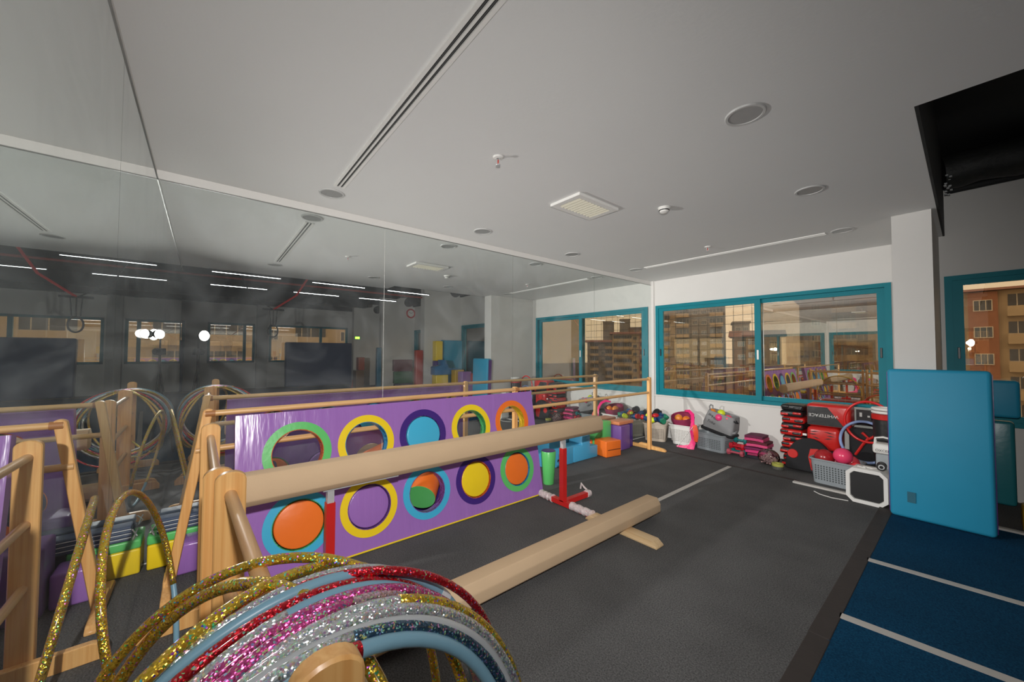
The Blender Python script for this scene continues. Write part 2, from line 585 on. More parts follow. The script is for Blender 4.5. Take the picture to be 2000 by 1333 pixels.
dl_in = M('downlight_diffuser', (.34, .34, .335), .35, 0, .04, 30)
dl_rim = M('downlight_rim', (.52, .52, .51), .4)
d0 = thing('downlight', (0, 0, HC), 'x', 'ceiling light', 'round downlights in the white ceiling')
obj('rim', lathe([(.078, HC - .0005), (.080, HC - .008), (.092, HC - .008), (.097, HC - .0005)], 0, 0, 36), dl_rim, d0, True)
obj('diffuser', lathe([(0, HC - .0045), (.0775, HC - .0045), (.0775, HC - .0005)], 0, 0, 36), dl_in, d0)
DL = [((.355, 1.045), 'unlit round downlight between mirror wall and the near slot diffuser'),
      ((2.85, 1.05), 'unlit round downlight at the open-hall end of the near slot diffuser'),
      ((.36, 2.52), 'unlit round downlight over the mirror wall level with the louvred vent'),
      ((2.85, 2.49), 'unlit round downlight over the open carpet near the black ceiling opening corner'),
      ((.35, 3.94), 'unlit round downlight by the mirror wall past the louvred vent'),
      ((2.82, 3.915), 'unlit round downlight between smoke detector and the ceiling opening'),
      ((.37, 5.365), 'unlit round downlight in the corner between mirrors and window wall'),
      ((2.78, 5.36), 'unlit round downlight just in front of the white pillar')]
for i, ((x, y), lb) in enumerate(DL):
    if i == 0:
        d0.location = (x, y, HC); d0['label'] = lb
    else:
        copy_tree(d0, (x - DL[0][0][0], y - DL[0][0][1], 0), lb)

v = thing('louvre_vent', (1.487, 2.815, HC), 'square cream ceiling vent with angled louvre slats', 'vent')
cream = M('cream_plastic', (.72, .69, .56), .45)
fb = bmesh.new()
x0, x1, y0, y1 = 1.325, 1.65, 2.555, 3.075
for q in ((x0, x0 + .05, y0, y1), (x1 - .05, x1, y0, y1), (x0 + .05, x1 - .05, y0, y0 + .05), (x0 + .05, x1 - .05, y1 - .05, y1)):
    box(fb, *q, HC - .022, HC - .0002)
obj('vent_frame', bevel(fb, .004, 1), plastic_w, v)
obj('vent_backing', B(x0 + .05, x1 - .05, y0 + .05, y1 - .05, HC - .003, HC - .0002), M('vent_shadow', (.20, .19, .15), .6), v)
for k in range(10):
    yy = y0 + .075 + k * .0412
    obj('slat', rot(B(x0 + .052, x1 - .052, yy - .016, yy + .016, HC - .019, HC - .016), R(-24), 'X', (0, yy, HC - .0175)), cream, v)

sd = thing('smoke_detector', (1.91, 3.377, HC), 'small white domed smoke detector on the ceiling', 'smoke detector')
obj('base', lathe([(0, HC - .012), (.05, HC - .012), (.052, HC - .0002)], 1.91, 3.377, 28), plastic_w, sd, True)
obj('dome', lathe([(0, HC - .05), (.02, HC - .049), (.036, HC - .04), (.04, HC - .028), (.046, HC - .012)], 1.91, 3.377, 28), plastic_w, sd, True)
obj('sensor_slot', lathe([(.0405, HC - .030), (.0425, HC - .030), (.0445, HC - .022), (.0405, HC - .022)], 1.91, 3.377, 28), plastic_b, sd)

def sprinkler(x, y, label):
    s = thing('sprinkler', (x, y, HC), label, 'sprinkler', 'fire sprinklers in the white ceiling')
    obj('escutcheon', lathe([(.012, HC - .012), (.03, HC - .009), (.036, HC - .0002)], x, y, 24), plastic_w, s, True)
    obj('bulb', lathe([(0, HC - .048), (.004, HC - .044), (.004, HC - .02), (0, HC - .016)], x, y, 10), M('red_glass', (.6, .03, .01), .15), s, True)
    ar = bmesh.new()
    for q in (-1, 1):
        ring_tube(ar, [(x + q * .009, y, HC - .01), (x + q * .014, y, HC - .03), (x + q * .003, y, HC - .052)], .0025, 6)
    obj('yoke', ar, steel, s, True)
    obj('deflector', lathe([(0, HC - .056), (.014, HC - .056), (.016, HC - .053), (0, HC - .052)], x, y, 16), steel, s, True)
sprinkler(1.657, 1.737, 'white ceiling sprinkler with red bulb between slot diffuser and louvred vent')
sprinkler(1.624, 4.916, 'small ceiling sprinkler close to the slot diffuser by the windows')

# ------------------------------------------------------------------ ballet barre along the mirror
br = thing('ballet_barre', (.5, 2.9, 0), 'long pine ballet barre with two rails standing along the mirror wall', 'ballet barre')
def rounded_post(pw, pd, h, cx, cy, mat, parent, n=10, lean=0.0, name='post', face='x'):
    """board whose top is a half round; wide in y when face is 'x', wide in x when face is 'y'"""
    r = pw / 2
    poly = [(-r, 0), (r, 0)] + [(r * math.cos(math.pi * k / n), h - r * .7 + r * .7 * math.sin(math.pi * k / n)) for k in range(n + 1)]
    bm = prism(poly, 'x' if face == 'x' else 'y', -pd / 2, pd / 2)
    bevel(bm, .004, 1)
    XF(bm, Matrix.Translation((cx, cy, 0)))
    if lean:
        XF(bm, Matrix.Translation((cx, cy, 0)) @ Matrix.Shear('XZ', 4, (0, 0)) @ Matrix.Translation((-cx, -cy, 0)))
        for v_ in bm.verts:
            v_.co.y += lean * v_.co.z
    return obj(name, bm, mat, parent, True)
def foot(cx, cy, half, mat, parent, along='x', w=.05, h=.05, z0=0.0):
    poly = [(-half, z0), (half, z0), (half, z0 + h * .35), (half - .03, z0 + h * .8), (half - .12, z0 + h), (half * .35, z0 + h), (half * .25, z0 + h * 1.5), (-half * .25, z0 + h * 1.5), (-half * .35, z0 + h), (-half + .12, z0 + h), (-half + .03, z0 + h * .8), (-half, z0 + h * .35)]
    bm = prism(poly, 'y' if along == 'x' else 'x', -w / 2, w / 2)
    bevel(bm, .004, 1)
    XF(bm, Matrix.Translation((cx, cy, 0)))
    return obj('foot', bm, mat, parent, True)
rounded_post(.05, .045, 1.085, .49, .14, pineZ, br, lean=.155, face='x')
rounded_post(.05, .045, 1.085, .49, 2.86, pineZ, br)
rounded_post(.055, .05, 1.085, .505, 5.49, pineZ, br)
foot(.44, .14, .27, pineZ, br, w=.045, h=.05)
foot(.44, 2.86, .24, pineZ, br, w=.045, h=.05)
foot(.42, 5.52, .33, pineZ, br, w=.05, h=.05)
obj('rail', T([(.50, .29, 1.055), (.50, 5.49, 1.055)], .019, 14), pineY, br, True)
obj('rail', T([(.505, .25, .83), (.505, 5.49, .855)], .019, 14), pineY, br, True)
for y_ in (.315, 2.87, 5.49):
    obj('rail_collar', T([(.50, y_ - .022, 1.055), (.50, y_ + .028, 1.055)], .0225, 14), M('pine_dark', (.42, .18, .06), .5), br, True)

# ------------------------------------------------------------------ two low frames in line, in front of the back mirror
def frame_unit(name, xa, ya, xb, yb, za, zb, label):
    o = thing(name, ((xa + xb) / 2, (ya + yb) / 2, 0), label, 'barre frame', 'pine frames standing end to end by the back mirror')
    for x, y, z in ((xa, ya, za), (xb, yb, zb)):
        rounded_post(.085, .034, z, x, y, pineZ, o, face='x')
        fx = [(-.27, 0), (.27, 0), (.27, .045), (.25, .075), (.22, .085), (-.22, .085), (-.25, .075), (-.27, .045)]
        sx = -1 if x == xa else 1
        bm = prism(fx, 'x', -.018, .018)
        bevel(bm, .004, 1)
        XF(bm, Matrix.Translation((x - sx * .036, y + .0, 0)))
        obj('foot', bm, pineZ, o, True)
    for ha, hb in ((.975, .975 if zb == za else .938), (.68, .68), (.40, .40)):
        obj('rod', T([(xa + .017, ya, ha), (xb - .017, yb, hb)], .0175, 14), pineX, o, True)
    return o
frame_unit('pine_frame', .904, .317, 1.933, .328, 1.05, 1.05, 'pine frame with three rods between long barre and the hoop-carrying frame')
frame_unit('pine_frame', 2.005, .358, 3.059, .409, 1.05, 1.07, 'pine frame with three rods carrying the bunch of glitter hoops')

# ------------------------------------------------------------------ hoops
def circ(q, t):
    cx, cy, cz, az, el, r = q
    n = Vector((math.cos(el) * math.cos(az), math.cos(el) * math.sin(az), math.sin(el)))
    e1 = Vector((0, 0, 1)).cross(n).normalized()
    e2 = n.cross(e1)
    return Vector((cx, cy, cz)) + r * (math.sin(t) * e1 + math.cos(t) * e2)

hoop_blue = M('hoop_blue_plastic', (.19, .36, .47), .35, 0, .04, 9)
hoop_grey = M('hoop_grey_clear', (.42, .44, .46), .22, 0, .05, 9, coat=.5)
G = {k: glitter(k, c, a, st) for k, c, a, st in (
    ('gold', (.80, .53, .05), .16, .85), ('silver', (.74, .78, .80), .34, .40), ('red', (.70, .02, .035), .12, .6),
    ('magenta', (.80, .10, .38), .26, .55), ('pink', (.78, .52, .58), .30, .45), ('navy', (.07, .14, .22), .22, .6))}
def hoop(q, base, wraps, label, tr=.0105, group='hula hoops hung on the pine frame'):
    o = thing('hula_hoop', circ(q, 0), label, 'hula hoop', group)
    n = 72
    obj('tube', T([circ(q, 2 * math.pi * k / n) for k in range(n)], tr, 12, True), base, o, 'all')
    for mt, a, b_ in wraps:
        k_ = max(6, int(abs(b_ - a) / (2 * math.pi) * n))
        obj('glitter_wrap', T([circ(q, a + (b_ - a) * k / k_) for k in range(k_ + 1)], tr + .0009, 12), mt, o, 'all')
    return o
HP = {'H1': [2.671, 0.405, 0.59, -0.597, 0.198, 0.403], 'H2': [2.766, 0.31, 0.601, -1.022, 0.292, 0.4],
      'H3': [2.789, 0.418, 0.592, 0.424, 0.26, 0.408], 'H4': [2.748, 0.436, 0.584, 0.152, 0.069, 0.402],
      'H5': [2.762, 0.449, 0.581, 0.077, 0.04, 0.405], 'H6': [2.827, 0.436, 0.591, 0.144, 0.133, 0.397],
      'H7': [2.868, 0.445, 0.603, 0.214, 0.187, 0.386], 'H8': [2.895, 0.454, 0.596, 0.141, 0.188, 0.395],
      'H9': [2.887, 0.436, 0.585, 0.253, 0.087, 0.402], 'H10': [2.94, 0.467, 0.591, 0.047, 0.171, 0.4],
      'H11': [2.973, 0.453, 0.59, 0.078, 0.191, 0.402], 'H12': [2.946, 0.434, 0.584, 0.03, 0.064, 0.402],
      'H13': [2.986, 0.422, 0.586, 0.102, 0.122, 0.402], 'H14': [3.035, 0.408, 0.592, 0.203, 0.162, 0.398],
      'H15': [2.686, 0.486, 0.556, -0.151, -0.113, 0.431]}
PI = math.pi
def full(m_):
    return [(m_, -PI * .985, PI * .985)]
hoop(HP['H1'], G['gold'], [], 'gold glitter hoop fanned furthest towards the mirror corner', .011)
hoop(HP['H2'], G['gold'], [], 'thick gold glitter hoop lying just inside the outermost gold one', .0125)
hoop(HP['H3'], G['gold'], [], 'gold glitter hoop resting against the silver and plain blue hoops', .0115)
hoop(HP['H4'], hoop_grey, full(G['silver']), 'thin silver glitter hoop squeezed between gold and plain blue hoops', .0085)
h5 = hoop(HP['H5'], hoop_blue, [(G['navy'], 1.3, 4.2)], 'plain dull blue hoop with clear tape patch across the top of the bunch', .0118)
obj('tape_patch', T([circ(HP['H5'], .84 + .02 * k) for k in range(5)], .0128, 12), M('clear_tape', (.62, .66, .68), .2, 0, .1, 60), h5, True)
hoop(HP['H15'], G['red'], [], 'dark red glitter hoop at the outer edge of the bunch beside the low beam', .0095)
hoop(HP['H6'], G['red'], [], 'bright red glitter hoop just under the plain blue hoop', .0098)
hoop(HP['H7'], hoop_blue, [(G['silver'], -3.0, -.07)], 'half silver glitter half plain blue hoop between red and magenta hoops', .0105)
hoop(HP['H8'], G['magenta'], [], 'magenta glitter hoop in the middle of the bunch', .0115)
hoop(HP['H9'], G['pink'], [(G['magenta'], -2.6, .2)], 'pale pink glitter hoop with magenta stretch', .0105)
hoop(HP['H10'], G['silver'], [(G['gold'], .30, 2.6)], 'silver glitter hoop that turns gold along its outer side', .0105)
hoop(HP['H11'], G['silver'], [], 'thick silver glitter hoop next to the translucent grey one', .012)
hoop(HP['H12'], hoop_grey, [], 'smooth translucent grey hoop between two glitter hoops', .0095)
hoop(HP['H13'], G['navy'], [(G['silver'], -3.0, .15)], 'dark navy and silver glitter hoop above the innermost blue hoop', .0118)
h14 = hoop(HP['H14'], hoop_blue, [(G['silver'], 1.35, 3.0)], 'innermost plain blue hoop with a short red band by the post', .0122)
obj('red_band', T([circ(HP['H14'], .10 + .03 * k) for k in range(5)], .0142, 12), G['red'], h14, True)
hoop([1.436, .118, .437, 1.475, .185, .437], hoop_blue, [(G['gold'], -2.4, 1.93)], 'gold glitter hoop with a blue stretch leaning against the back mirror', .0115, 'hula hoops leaning on the back mirror')

# ------------------------------------------------------------------ balance beams
def beam_section(w_, h_, z0):
    a, b_ = w_ / 2, h_
    return [(-a * .55, z0), (a * .55, z0), (a, z0 + b_ * .22), (a, z0 + b_ * .66), (a * .62, z0 + b_), (-a * .62, z0 + b_), (-a, z0 + b_ * .66), (-a, z0 + b_ * .22)]
lb_ = thing('balance_beam', (1.765, 1.93, 0), 'low tan suede balance beam lying on wooden feet across the carpet', 'balance beam')
bm = prism(beam_section(.16, .145, .03), 'y', .42, 3.40)
XF(bevel(bm, .006, 2), Matrix.Translation((1.762, 0, 0)))
obj('padded_beam', bm, suede, lb_, True)
for y in (.85, 2.93):
    bm = prism([(-.335, 0), (.335, 0), (.335, .012), (.29, .045), (-.29, .045), (-.335, .012)], 'y', -.052, .052)
    XF(bevel(bm, .006, 2), Matrix.Translation((1.762, y, 0)))
    obj('foot', bm, beech, lb_, True)
hb = thing('balance_beam', (1.12, 1.93, 0), 'raised tan suede balance beam on two red steel stands', 'balance beam')
bm = prism(beam_section(.15, .165, .632), 'y', .45, 3.45)
XF(bevel(bm, .006, 2), Matrix.Translation((1.12, 0, 0)))
obj('padded_beam', bm, suede, hb, True)
obj('under_rail', B(1.09, 1.15, .84, 1.30, .622, .633), steel, hb)
wrap = M('plastic_wrap', (.72, .62, .62), .25, 0, .35, 30, .6, 40)
for y, s in ((.885, -1), (2.93, 1)):
    st = obj('stand', B(1.095, 1.145, y - .025, y + .025, .05, .545), red_metal, hb)
    obj('inner_tube', B(1.101, 1.139, y - .019, y + .019, .50, .632), steel, st)
    base = bmesh.new()
    box(base, .82, 1.45, y - .025, y + .025, .012, .058)
    box(base, 1.095, 1.145, min(y, y + s * .36), max(y, y + s * .36), .012, .0575)
    obj('stand_base', bevel(base, .003, 1), red_metal, st)
    for x0, x1 in ((.815, .99), (1.22, 1.47)):
        n = 9
        obj('wrapped_end', T([(x0 + (x1 - x0) * k / n, y + .003 * math.sin(k * 2), .036) for k in range(n + 1)], [.036 + .004 * math.sin(k * 2.3) for k in range(n + 1)], 10), wrap, st, True)
    obj('wrapped_end', T([(1.12, y + s * .335, .036), (1.12, y + s * .36, .037), (1.125, y + s * .39, .034)], [.037, .04, .03], 10), wrap, st, True)
    obj('tape_curl', T([(1.02, y + s * .37, .055), (1.03, y + s * .37, .11), (1.06, y + s * .38, .075), (1.10, y + s * .375, .06)], .01, 6), wrap, st, True)
    obj('lock_pin', T([(1.085, y, .42), (1.06, y - .005, .42), (1.058, y - .005, .40)], .006, 8), plastic_b, st, True)

# ------------------------------------------------------------------ purple panel with ten round holes
purple = vinyl('purple', (.34, .16, .50), .24)
for _n in purple.node_tree.nodes:          # vertical tension wrinkles of the stretched cover
    if _n.type == 'TEX_NOISE' and abs(_n.inputs['Scale'].default_value - 7) < .01:
        _mp = purple.node_tree.nodes.new('ShaderNodeMapping')
        _mp.inputs['Scale'].default_value = (.5, 1.5, .22)
        _tc = [q for q in purple.node_tree.nodes if q.type == 'TEX_COORD'][0]
        purple.node_tree.links.new(_tc.outputs['Object'], _mp.inputs['Vector'])
        purple.node_tree.links.new(_mp.outputs[0], _n.inputs['Vector'])
    if _n.type == 'BUMP':
        _n.inputs['Strength'].default_value = .45
dpurple = vinyl('dark_purple', (.055, .022, .20), .28)
lblue = vinyl('light_blue', (.06, .45, .70), .3)
green = vinyl('green', (.12, .55, .15), .3)
yellow = vinyl('yellow', (.90, .65, .02), .3)
orange = vinyl('orange', (.90, .19, .025), .3)
PA, PB = Vector((.79, 0, .004)), Vector((.60, 0, 1.038))
dS = (PB - PA); LS = dS.length; dS.normalize()
nS = Vector((dS.z, 0, -dS.x))
TH = .072
def pp(y, s, d=0.0):
    """point on the panel: along y, up the slope s, d out of the front face"""
    return PA + dS * s + nS * d + Vector((0, y, 0))
pn = thing('hole_panel', (.72, 1.72, 0), 'purple padded panel with ten coloured round holes leaning on the barre', 'foam panel')
yc = [.793, 1.255, 1.722, 2.203, 2.690]
sc_ = [.305, .765]
yb_ = [.442, 1.02, 1.49, 1.965, 2.447, 2.992]
sb2 = [0.0, .535, LS]
RH, RO = .160, .210
def panel_mesh():
    bm = bmesh.new()
    cache = {}
    def V(y, s, d):
        k = (round(y, 5), round(s, 5), round(d, 5))
        if k not in cache:
            cache[k] = bm.verts.new(pp(y, s, d))
        return cache[k]
    n = 40
    for i in range(5):
        for j in range(2):
            y0, y1, s0, s1 = yb_[i], yb_[i + 1], sb2[j], sb2[j + 1]
            cy, cs = yc[i], sc_[j]
            # boundary samples, one per circle sample, with the corners snapped in
            ang = [2 * PI * k / n for k in range(n)]
            bd = []
            for a in ang:
                c_, s_ = math.cos(a), math.sin(a)
                tt = min(((y1 - cy) / c_) if c_ > 1e-9 else 1e9, ((y0 - cy) / c_) if c_ < -1e-9 else 1e9, ((s1 - cs) / s_) if s_ > 1e-9 else 1e9, ((s0 - cs) / s_) if s_ < -1e-9 else 1e9)
                bd.append([cy + tt * c_, cs + tt * s_])
            for cyy, css in ((y0, s0), (y1, s0), (y1, s1), (y0, s1)):
                k = min(range(n), key=lambda k: (bd[k][0] - cyy) ** 2 + (bd[k][1] - css) ** 2)
                bd[k] = [cyy, css]
            for d in (0.0, -TH):
                for k in range(n):
                    k2 = (k + 1) % n
                    q = [V(cy + RH * math.cos(ang[k]), cs + RH * math.sin(ang[k]), d), V(*bd[k], d), V(*bd[k2], d), V(cy + RH * math.cos(ang[k2]), cs + RH * math.sin(ang[k2]), d)]
                    bm.faces.new(q)
            for k in range(n):
                k2 = (k + 1) % n
                bm.faces.new([V(cy + RH * math.cos(ang[k]), cs + RH * math.sin(ang[k]), 0), V(cy + RH * math.cos(ang[k2]), cs + RH * math.sin(ang[k2]), 0), V(cy + RH * math.cos(ang[k2]), cs + RH * math.sin(ang[k2]), -TH), V(cy + RH * math.cos(ang[k]), cs + RH * math.sin(ang[k]), -TH)])
                for (ea, eb) in ((bd[k], bd[k2]),):
                    onb = (ea[0] == eb[0] and ea[0] in (yb_[0], yb_[-1])) or (abs(ea[1] - eb[1]) < 1e-9 and (abs(ea[1]) < 1e-9 or abs(ea[1] - LS) < 1e-9)) or (abs(ea[0] - eb[0]) < 1e-9 and (abs(ea[0] - yb_[0]) < 1e-9 or abs(ea[0] - yb_[-1]) < 1e-9))
                    if onb:
                        bm.faces.new([V(*ea, 0), V(*eb, 0), V(*eb, -TH), V(*ea, -TH)])
    return bm
obj('panel_body', panel_mesh(), purple, pn)
obj('yellow_piping', T([pp(yb_[0], .006, .002), pp(yb_[-1], .006, .002)], .006, 8), yellow, pn, True)
def annulus(cy, cs, r0, r1, d0, d1, n=48):
    bm = bmesh.new()
    vs_ = []
    for r, d in ((r0, d0), (r0, d1), (r1, d1 * .8), (r1, d0)):
        vs_.append([bm.verts.new(pp(cy + r * math.cos(2 * PI * k / n), cs + r * math.sin(2 * PI * k / n), d)) for k in range(n)])
    for a in range(4):
        b_ = (a + 1) % 4
        for k in range(n):
            bm.faces.new((vs_[a][k], vs_[a][(k + 1) % n], vs_[b_][(k + 1) % n], vs_[b_][k]))
    return bm
def disc(cy, cs, r, d0, d1, n=40, bev=.008, tilt=0.0):
    bm = bmesh.new()
    a = [bm.verts.new(pp(cy + r * math.cos(2 * PI * k / n), cs + r * math.sin(2 * PI * k / n), d0)) for k in range(n)]
    b_ = [bm.verts.new(pp(cy + r * math.cos(2 * PI * k / n), cs + r * math.sin(2 * PI * k / n), d1 + tilt * math.cos(2 * PI * k / n))) for k in range(n)]
    bm.faces.new(a); bm.faces.new(list(reversed(b_)))
    for k in range(n):
        bm.faces.new((a[k], a[(k + 1) % n], b_[(k + 1) % n], b_[k]))
    bmesh.ops.recalc_face_normals(bm, faces=bm.faces)
    return bevel(bm, bev, 3)
crinkle = {}
def lining(nm, col):
    return M('crinkled_' + nm, col, .28, 0, .25, 40, 1.0, 45)
spec_ = [  # row, col, ring, lining name and colour
    (1, 0, green, 'orange', (.62, .11, .02)), (1, 1, yellow, 'blue', (.03, .24, .48)), (1, 2, dpurple, 'indigo', (.05, .02, .18)), (1, 3, yellow, 'green', (.06, .36, .12)), (1, 4, orange, 'yellow', (.70, .46, .02)),
    (0, 0, lblue, 'green', (.06, .36, .12)), (0, 1, yellow, 'purple', (.20, .08, .34)), (0, 2, lblue, 'purple', (.20, .08, .34)), (0, 3, dpurple, 'orange', (.62, .11, .02)), (0, 4, green, 'blue', (.03, .24, .48))]
for j, i, ring, ln, lc in spec_:
    obj('ring', annulus(yc[i], sc_[j], RH - .001, RO, -.001, .006), ring, pn, True)
    obj('lining', annulus(yc[i], sc_[j], RH - .006, RH - .0005, -TH - .004, .004), lining(ln, lc), pn, True)
def plug(i, j, mat, d0, d1, label, dy=0, ds=0, r=.148, tilt=0.0, name='foam_plug'):
    o = obj(name, disc(yc[i] + dy, sc_[j] + ds, r, d0, d1, tilt=tilt), mat, None, True)
    tag(o, label, 'foam plug', 'round foam plugs in the purple panel')
plug(2, 1, lblue, -.11, .012, 'light blue round foam plug filling the dark purple ringed hole', 0, 0, .149)
plug(0, 0, orange, -.085, .006, 'orange round foam plug in the light blue ringed hole')
plug(1, 0, purple, -.09, -.012, 'purple round foam plug sunk in the yellow ringed hole')
plug(3, 0, yellow, -.085, -.004, 'yellow round foam plug in the dark purple ringed hole')
plug(4, 0, orange, -.085, -.004, 'orange round foam plug in the green ringed hole')
# orange and green cylinder seen through the light blue ringed hole
cb = thing('foam_cylinder', (.66, 1.66, .05), 'orange foam cylinder with a green end behind the light blue ringed hole', 'foam cylinder')
ax = Vector((-.62, .55, .42)).normalized()
c0 = pp(yc[2] - .015, sc_[0] - .05, -.105)
obj('cylinder_side', T([c0, c0 + ax * .38], .125, 30), orange, cb, True)
obj('cylinder_end', T([c0 - ax * .004, c0 + ax * .001], .124, 30), green, cb, True)

# ------------------------------------------------------------------ foam blocks between barre and mirror
def block(name, dims, mat, label, r=.018, yawd=0, cat='foam block', group=None):
    bm = RB(*dims, r)
    if yawd:
        bm = rotz(bm, R(yawd), ((dims[0] + dims[1]) / 2, (dims[2] + dims[3]) / 2, 0))
    o = obj(name, bm, mat, None, True)
    return tag(o, label, cat, group)
yg = thing('foam_block', (.07, .17, 0), 'low yellow foam block with green top in the mirror corner', 'foam block')
obj('block_body', RB(.012, .12, .015, .335, .002, .165, .012), yellow, yg, True)
obj('block_top', RB(.012, .122, .013, .337, .166, .225, .012), green, yg, True)
mat_grey = M('folded_mat_blue', (.05, .075, .13), .6, 0, .12, 14, .2, 30)
fm = thing('folded_mat', (.07, .2, .226), 'folded slate blue exercise mat with white cords on the yellow block', 'folded mat')
for k in range(4):
    obj('fold', RB(.02, .125, .06, .60, .227 + k * .024, .249 + k * .024, .01, 3), mat_grey, fm, True)
cord = M('white_cord', (.72, .72, .72), .6)
for k in range(3):
    obj('cord', T([(.128, .06, .25 + k * .026), (.1285, .35, .252 + k * .026), (.128, .60, .249 + k * .026)], .0025, 6), cord, fm, True)
obj('cord_tassel', T([(.13, .055, .30), (.15, .03, .26), (.14, .05, .235), (.16, .04, .27), (.14, .03, .30), (.155, .05, .245)], .004, 6), cord, fm, True)
block('foam_block', (.135, .325, .165, .36, .002, .20), purple, 'small purple foam block beside the leaning end post of the barre')
block('foam_block', (.14, .37, .37, .78, .002, .38), vinyl('plum', (.15, .065, .24)), 'tall plum foam block behind the green ringed hole of the purple panel')
block('foam_block', (.02, .30, 1.0, 1.36, .002, .30), green, 'green foam block hidden behind the purple panel by the mirror')
dp = thing('foam_block', (.25, 1.75, 0), 'dark purple foam block with yellow lid behind the purple panel', 'foam block')
obj('block_body', RB(.08, .40, 1.48, 2.10, .002, .21, .015), dpurple, dp, True)
obj('block_lid', RB(.08, .35, 1.62, 2.10, .212, .275, .015), yellow, dp, True)
co_ = thing('foam_cylinder', (.25, .62, .383), 'dark blue foam cylinder with an orange end on the plum block', 'foam cylinder')
obj('cylinder_side', T([(.17, .74, .455), (.33, .545, .455)], .072, 26), vinyl('navy', (.03, .03, .11)), co_, True)
obj('cylinder_end', T([(.329, .546, .455), (.3325, .542, .455)], .071, 26), orange, co_, True)

gc = thing('foam_cylinder', (.60, 3.25, 0), 'green tapered foam cylinder with dark top beside the purple panel', 'foam cylinder')
obj('cylinder_side', lathe([(0, .002), (.055, .002), (.06, .01), (.082, .355), (.078, .362), (0, .362)], .60, 3.255, 32), green, gc, True)
obj('cylinder_top', lathe([(0, .3625), (.077, .3625), (.077, .366), (0, .366)], .60, 3.255, 32), dpurple, gc, True)
def steps(name, prof, x0, x1, mat, label):
    bm = prism(prof, 'x', x0, x1)
    bevel(bm, .012, 2)
    return tag(obj(name, bm, mat, None, True), label, 'foam steps')
sky = vinyl('sky_blue', (.08, .40, .66))
steps('foam_steps', [(3.60, .002), (4.05, .002), (4.05, .22), (3.83, .22), (3.83, .36), (3.60, .36)], .02, .265, sky, 'sky blue two-step foam block next to the green cylinder')
steps('foam_steps', [(4.065, .002), (4.56, .002), (4.56, .165), (4.40, .165), (4.40, .325), (4.23, .325), (4.23, .205), (4.065, .205)], .02, .262, sky, 'sky blue foam block with a raised middle next to the orange block')
ob = thing('foam_block', (.34, 4.75, 0), 'orange foam cube with a black zip in front of the barre end', 'foam block')
obj('block_body', rotz(RB(.17, .415, 4.60, 4.885, .002, .222, .014), R(-10), (.30, 4.74, 0)), orange, ob, True)
obj('zip', rotz(B(.4155, .418, 4.63, 4.87, .098, .106), R(-10), (.30, 4.74, 0)), plastic_b, ob)
block('foam_block', (.03, .13, 4.575, 4.625, .002, .20), orange, 'thin orange foam slab between orange cube and blue steps')
steps('foam_steps', [(4.635, .002), (5.03, .002), (5.03, .43), (4.83, .43), (4.74, .30), (4.635, .235)], .015, .15, green, 'green curved foam step standing against the mirror')
block('foam_block', (.08, .30, 5.06, 5.30, .002, .365), vinyl('lilac', (.17, .08, .30)), 'lilac foam cube beside the orange cube')
block('foam_block', (.05, .27, 5.06, 5.44, .368, .42), vinyl('salmon', (.62, .22, .10)), 'salmon and blue foam plank laid on the lilac cube', .012)
block('foam_block', (.06, .26, 5.34, 5.44, .002, .364), dpurple, 'narrow dark purple foam block under the salmon plank')

# ------------------------------------------------------------------ baskets and gear along the window wall
def basket(name, cx, cy, wx, wy, h, mat, label, yawd=0, holes=True, taper=.86, rim=None, fill=None):
    """tapered plastic laundry basket whose lattice openings are flat dark quads, their shade put into colour"""
    o = thing(name, (cx, cy, 0), label, 'basket')
    def loop(w1, w2, z, rr=.06, n=6):
        pts = []
        for sx, sy, a0 in ((1, 1, 0), (-1, 1, 90), (-1, -1, 180), (1, -1, 270)):
            for k in range(n + 1):
                a = R(a0 + 90 * k / n)
                pts.append((sx * (w1 / 2 - rr) + rr * math.cos(a), sy * (w2 / 2 - rr) + rr * math.sin(a), z))
        return pts
    bm = bmesh.new()
    rings = []
    lev = [(taper, .003), (taper + (1 - taper) * .5, h * .5), (1, h)]
    for t, z in lev:
        rings.append([bm.verts.new(p) for p in loop(wx * t, wy * t, z)])
    for t, z in reversed([(taper, .01), (1, h)]):
        rings.append([bm.verts.new(p) for p in loop(wx * t - .012, wy * t - .012, z)])
    n = len(rings[0])
    for a, b_ in zip(rings, rings[1:]):
        for k in range(n):
            bm.faces.new((a[k], a[(k + 1) % n], b_[(k + 1) % n], b_[k]))
    bm.faces.new(list(reversed(rings[0])))
    bm.faces.new(rings[-1])
    mtx = Matrix.Translation((cx, cy, 0)) @ Matrix.Rotation(R(yawd), 4, 'Z')
    obj('basket_body', XF(bm, mtx), mat, o, True)
    pts = loop(wx + .012, wy + .012, h - .008)
    obj('rim', XF(T(pts, .009, 8, True), mtx), mat, o, True)
    if holes:
        hb_ = bmesh.new()
        for side in range(4):
            ln = (wx if side % 2 == 0 else wy) * .78
            nn = int(ln / .024)
            for r_ in range(int(h * .62 / .024)):
                z = h * .2 + r_ * .024
                tt = taper + (1 - taper) * z / h
                for c_ in range(nn):
                    u = -ln / 2 + (c_ + .5) * ln / nn
                    d = (wy if side % 2 == 0 else wx) * tt / 2 + .0012
                    a, hw, hh = u, .0065, .0075
                    q = [(a - hw, -d, z - hh), (a + hw, -d, z - hh), (a + hw, -d - .0008, z + hh), (a - hw, -d - .0008, z + hh)]
                    rm = Matrix.Rotation(PI / 2 * side, 3, 'Z')
                    hb_.faces.new([hb_.verts.new(rm @ Vector(p)) for p in q])
        g = obj('lattice_hole_shade', XF(hb_, mtx), rim, o)  # dark faces colour in the shade of the openings
        g['kind'] = 'stuff'
    return o
dk_beige = M('basket_gap_shade_beige', (.13, .11, .09), .8)
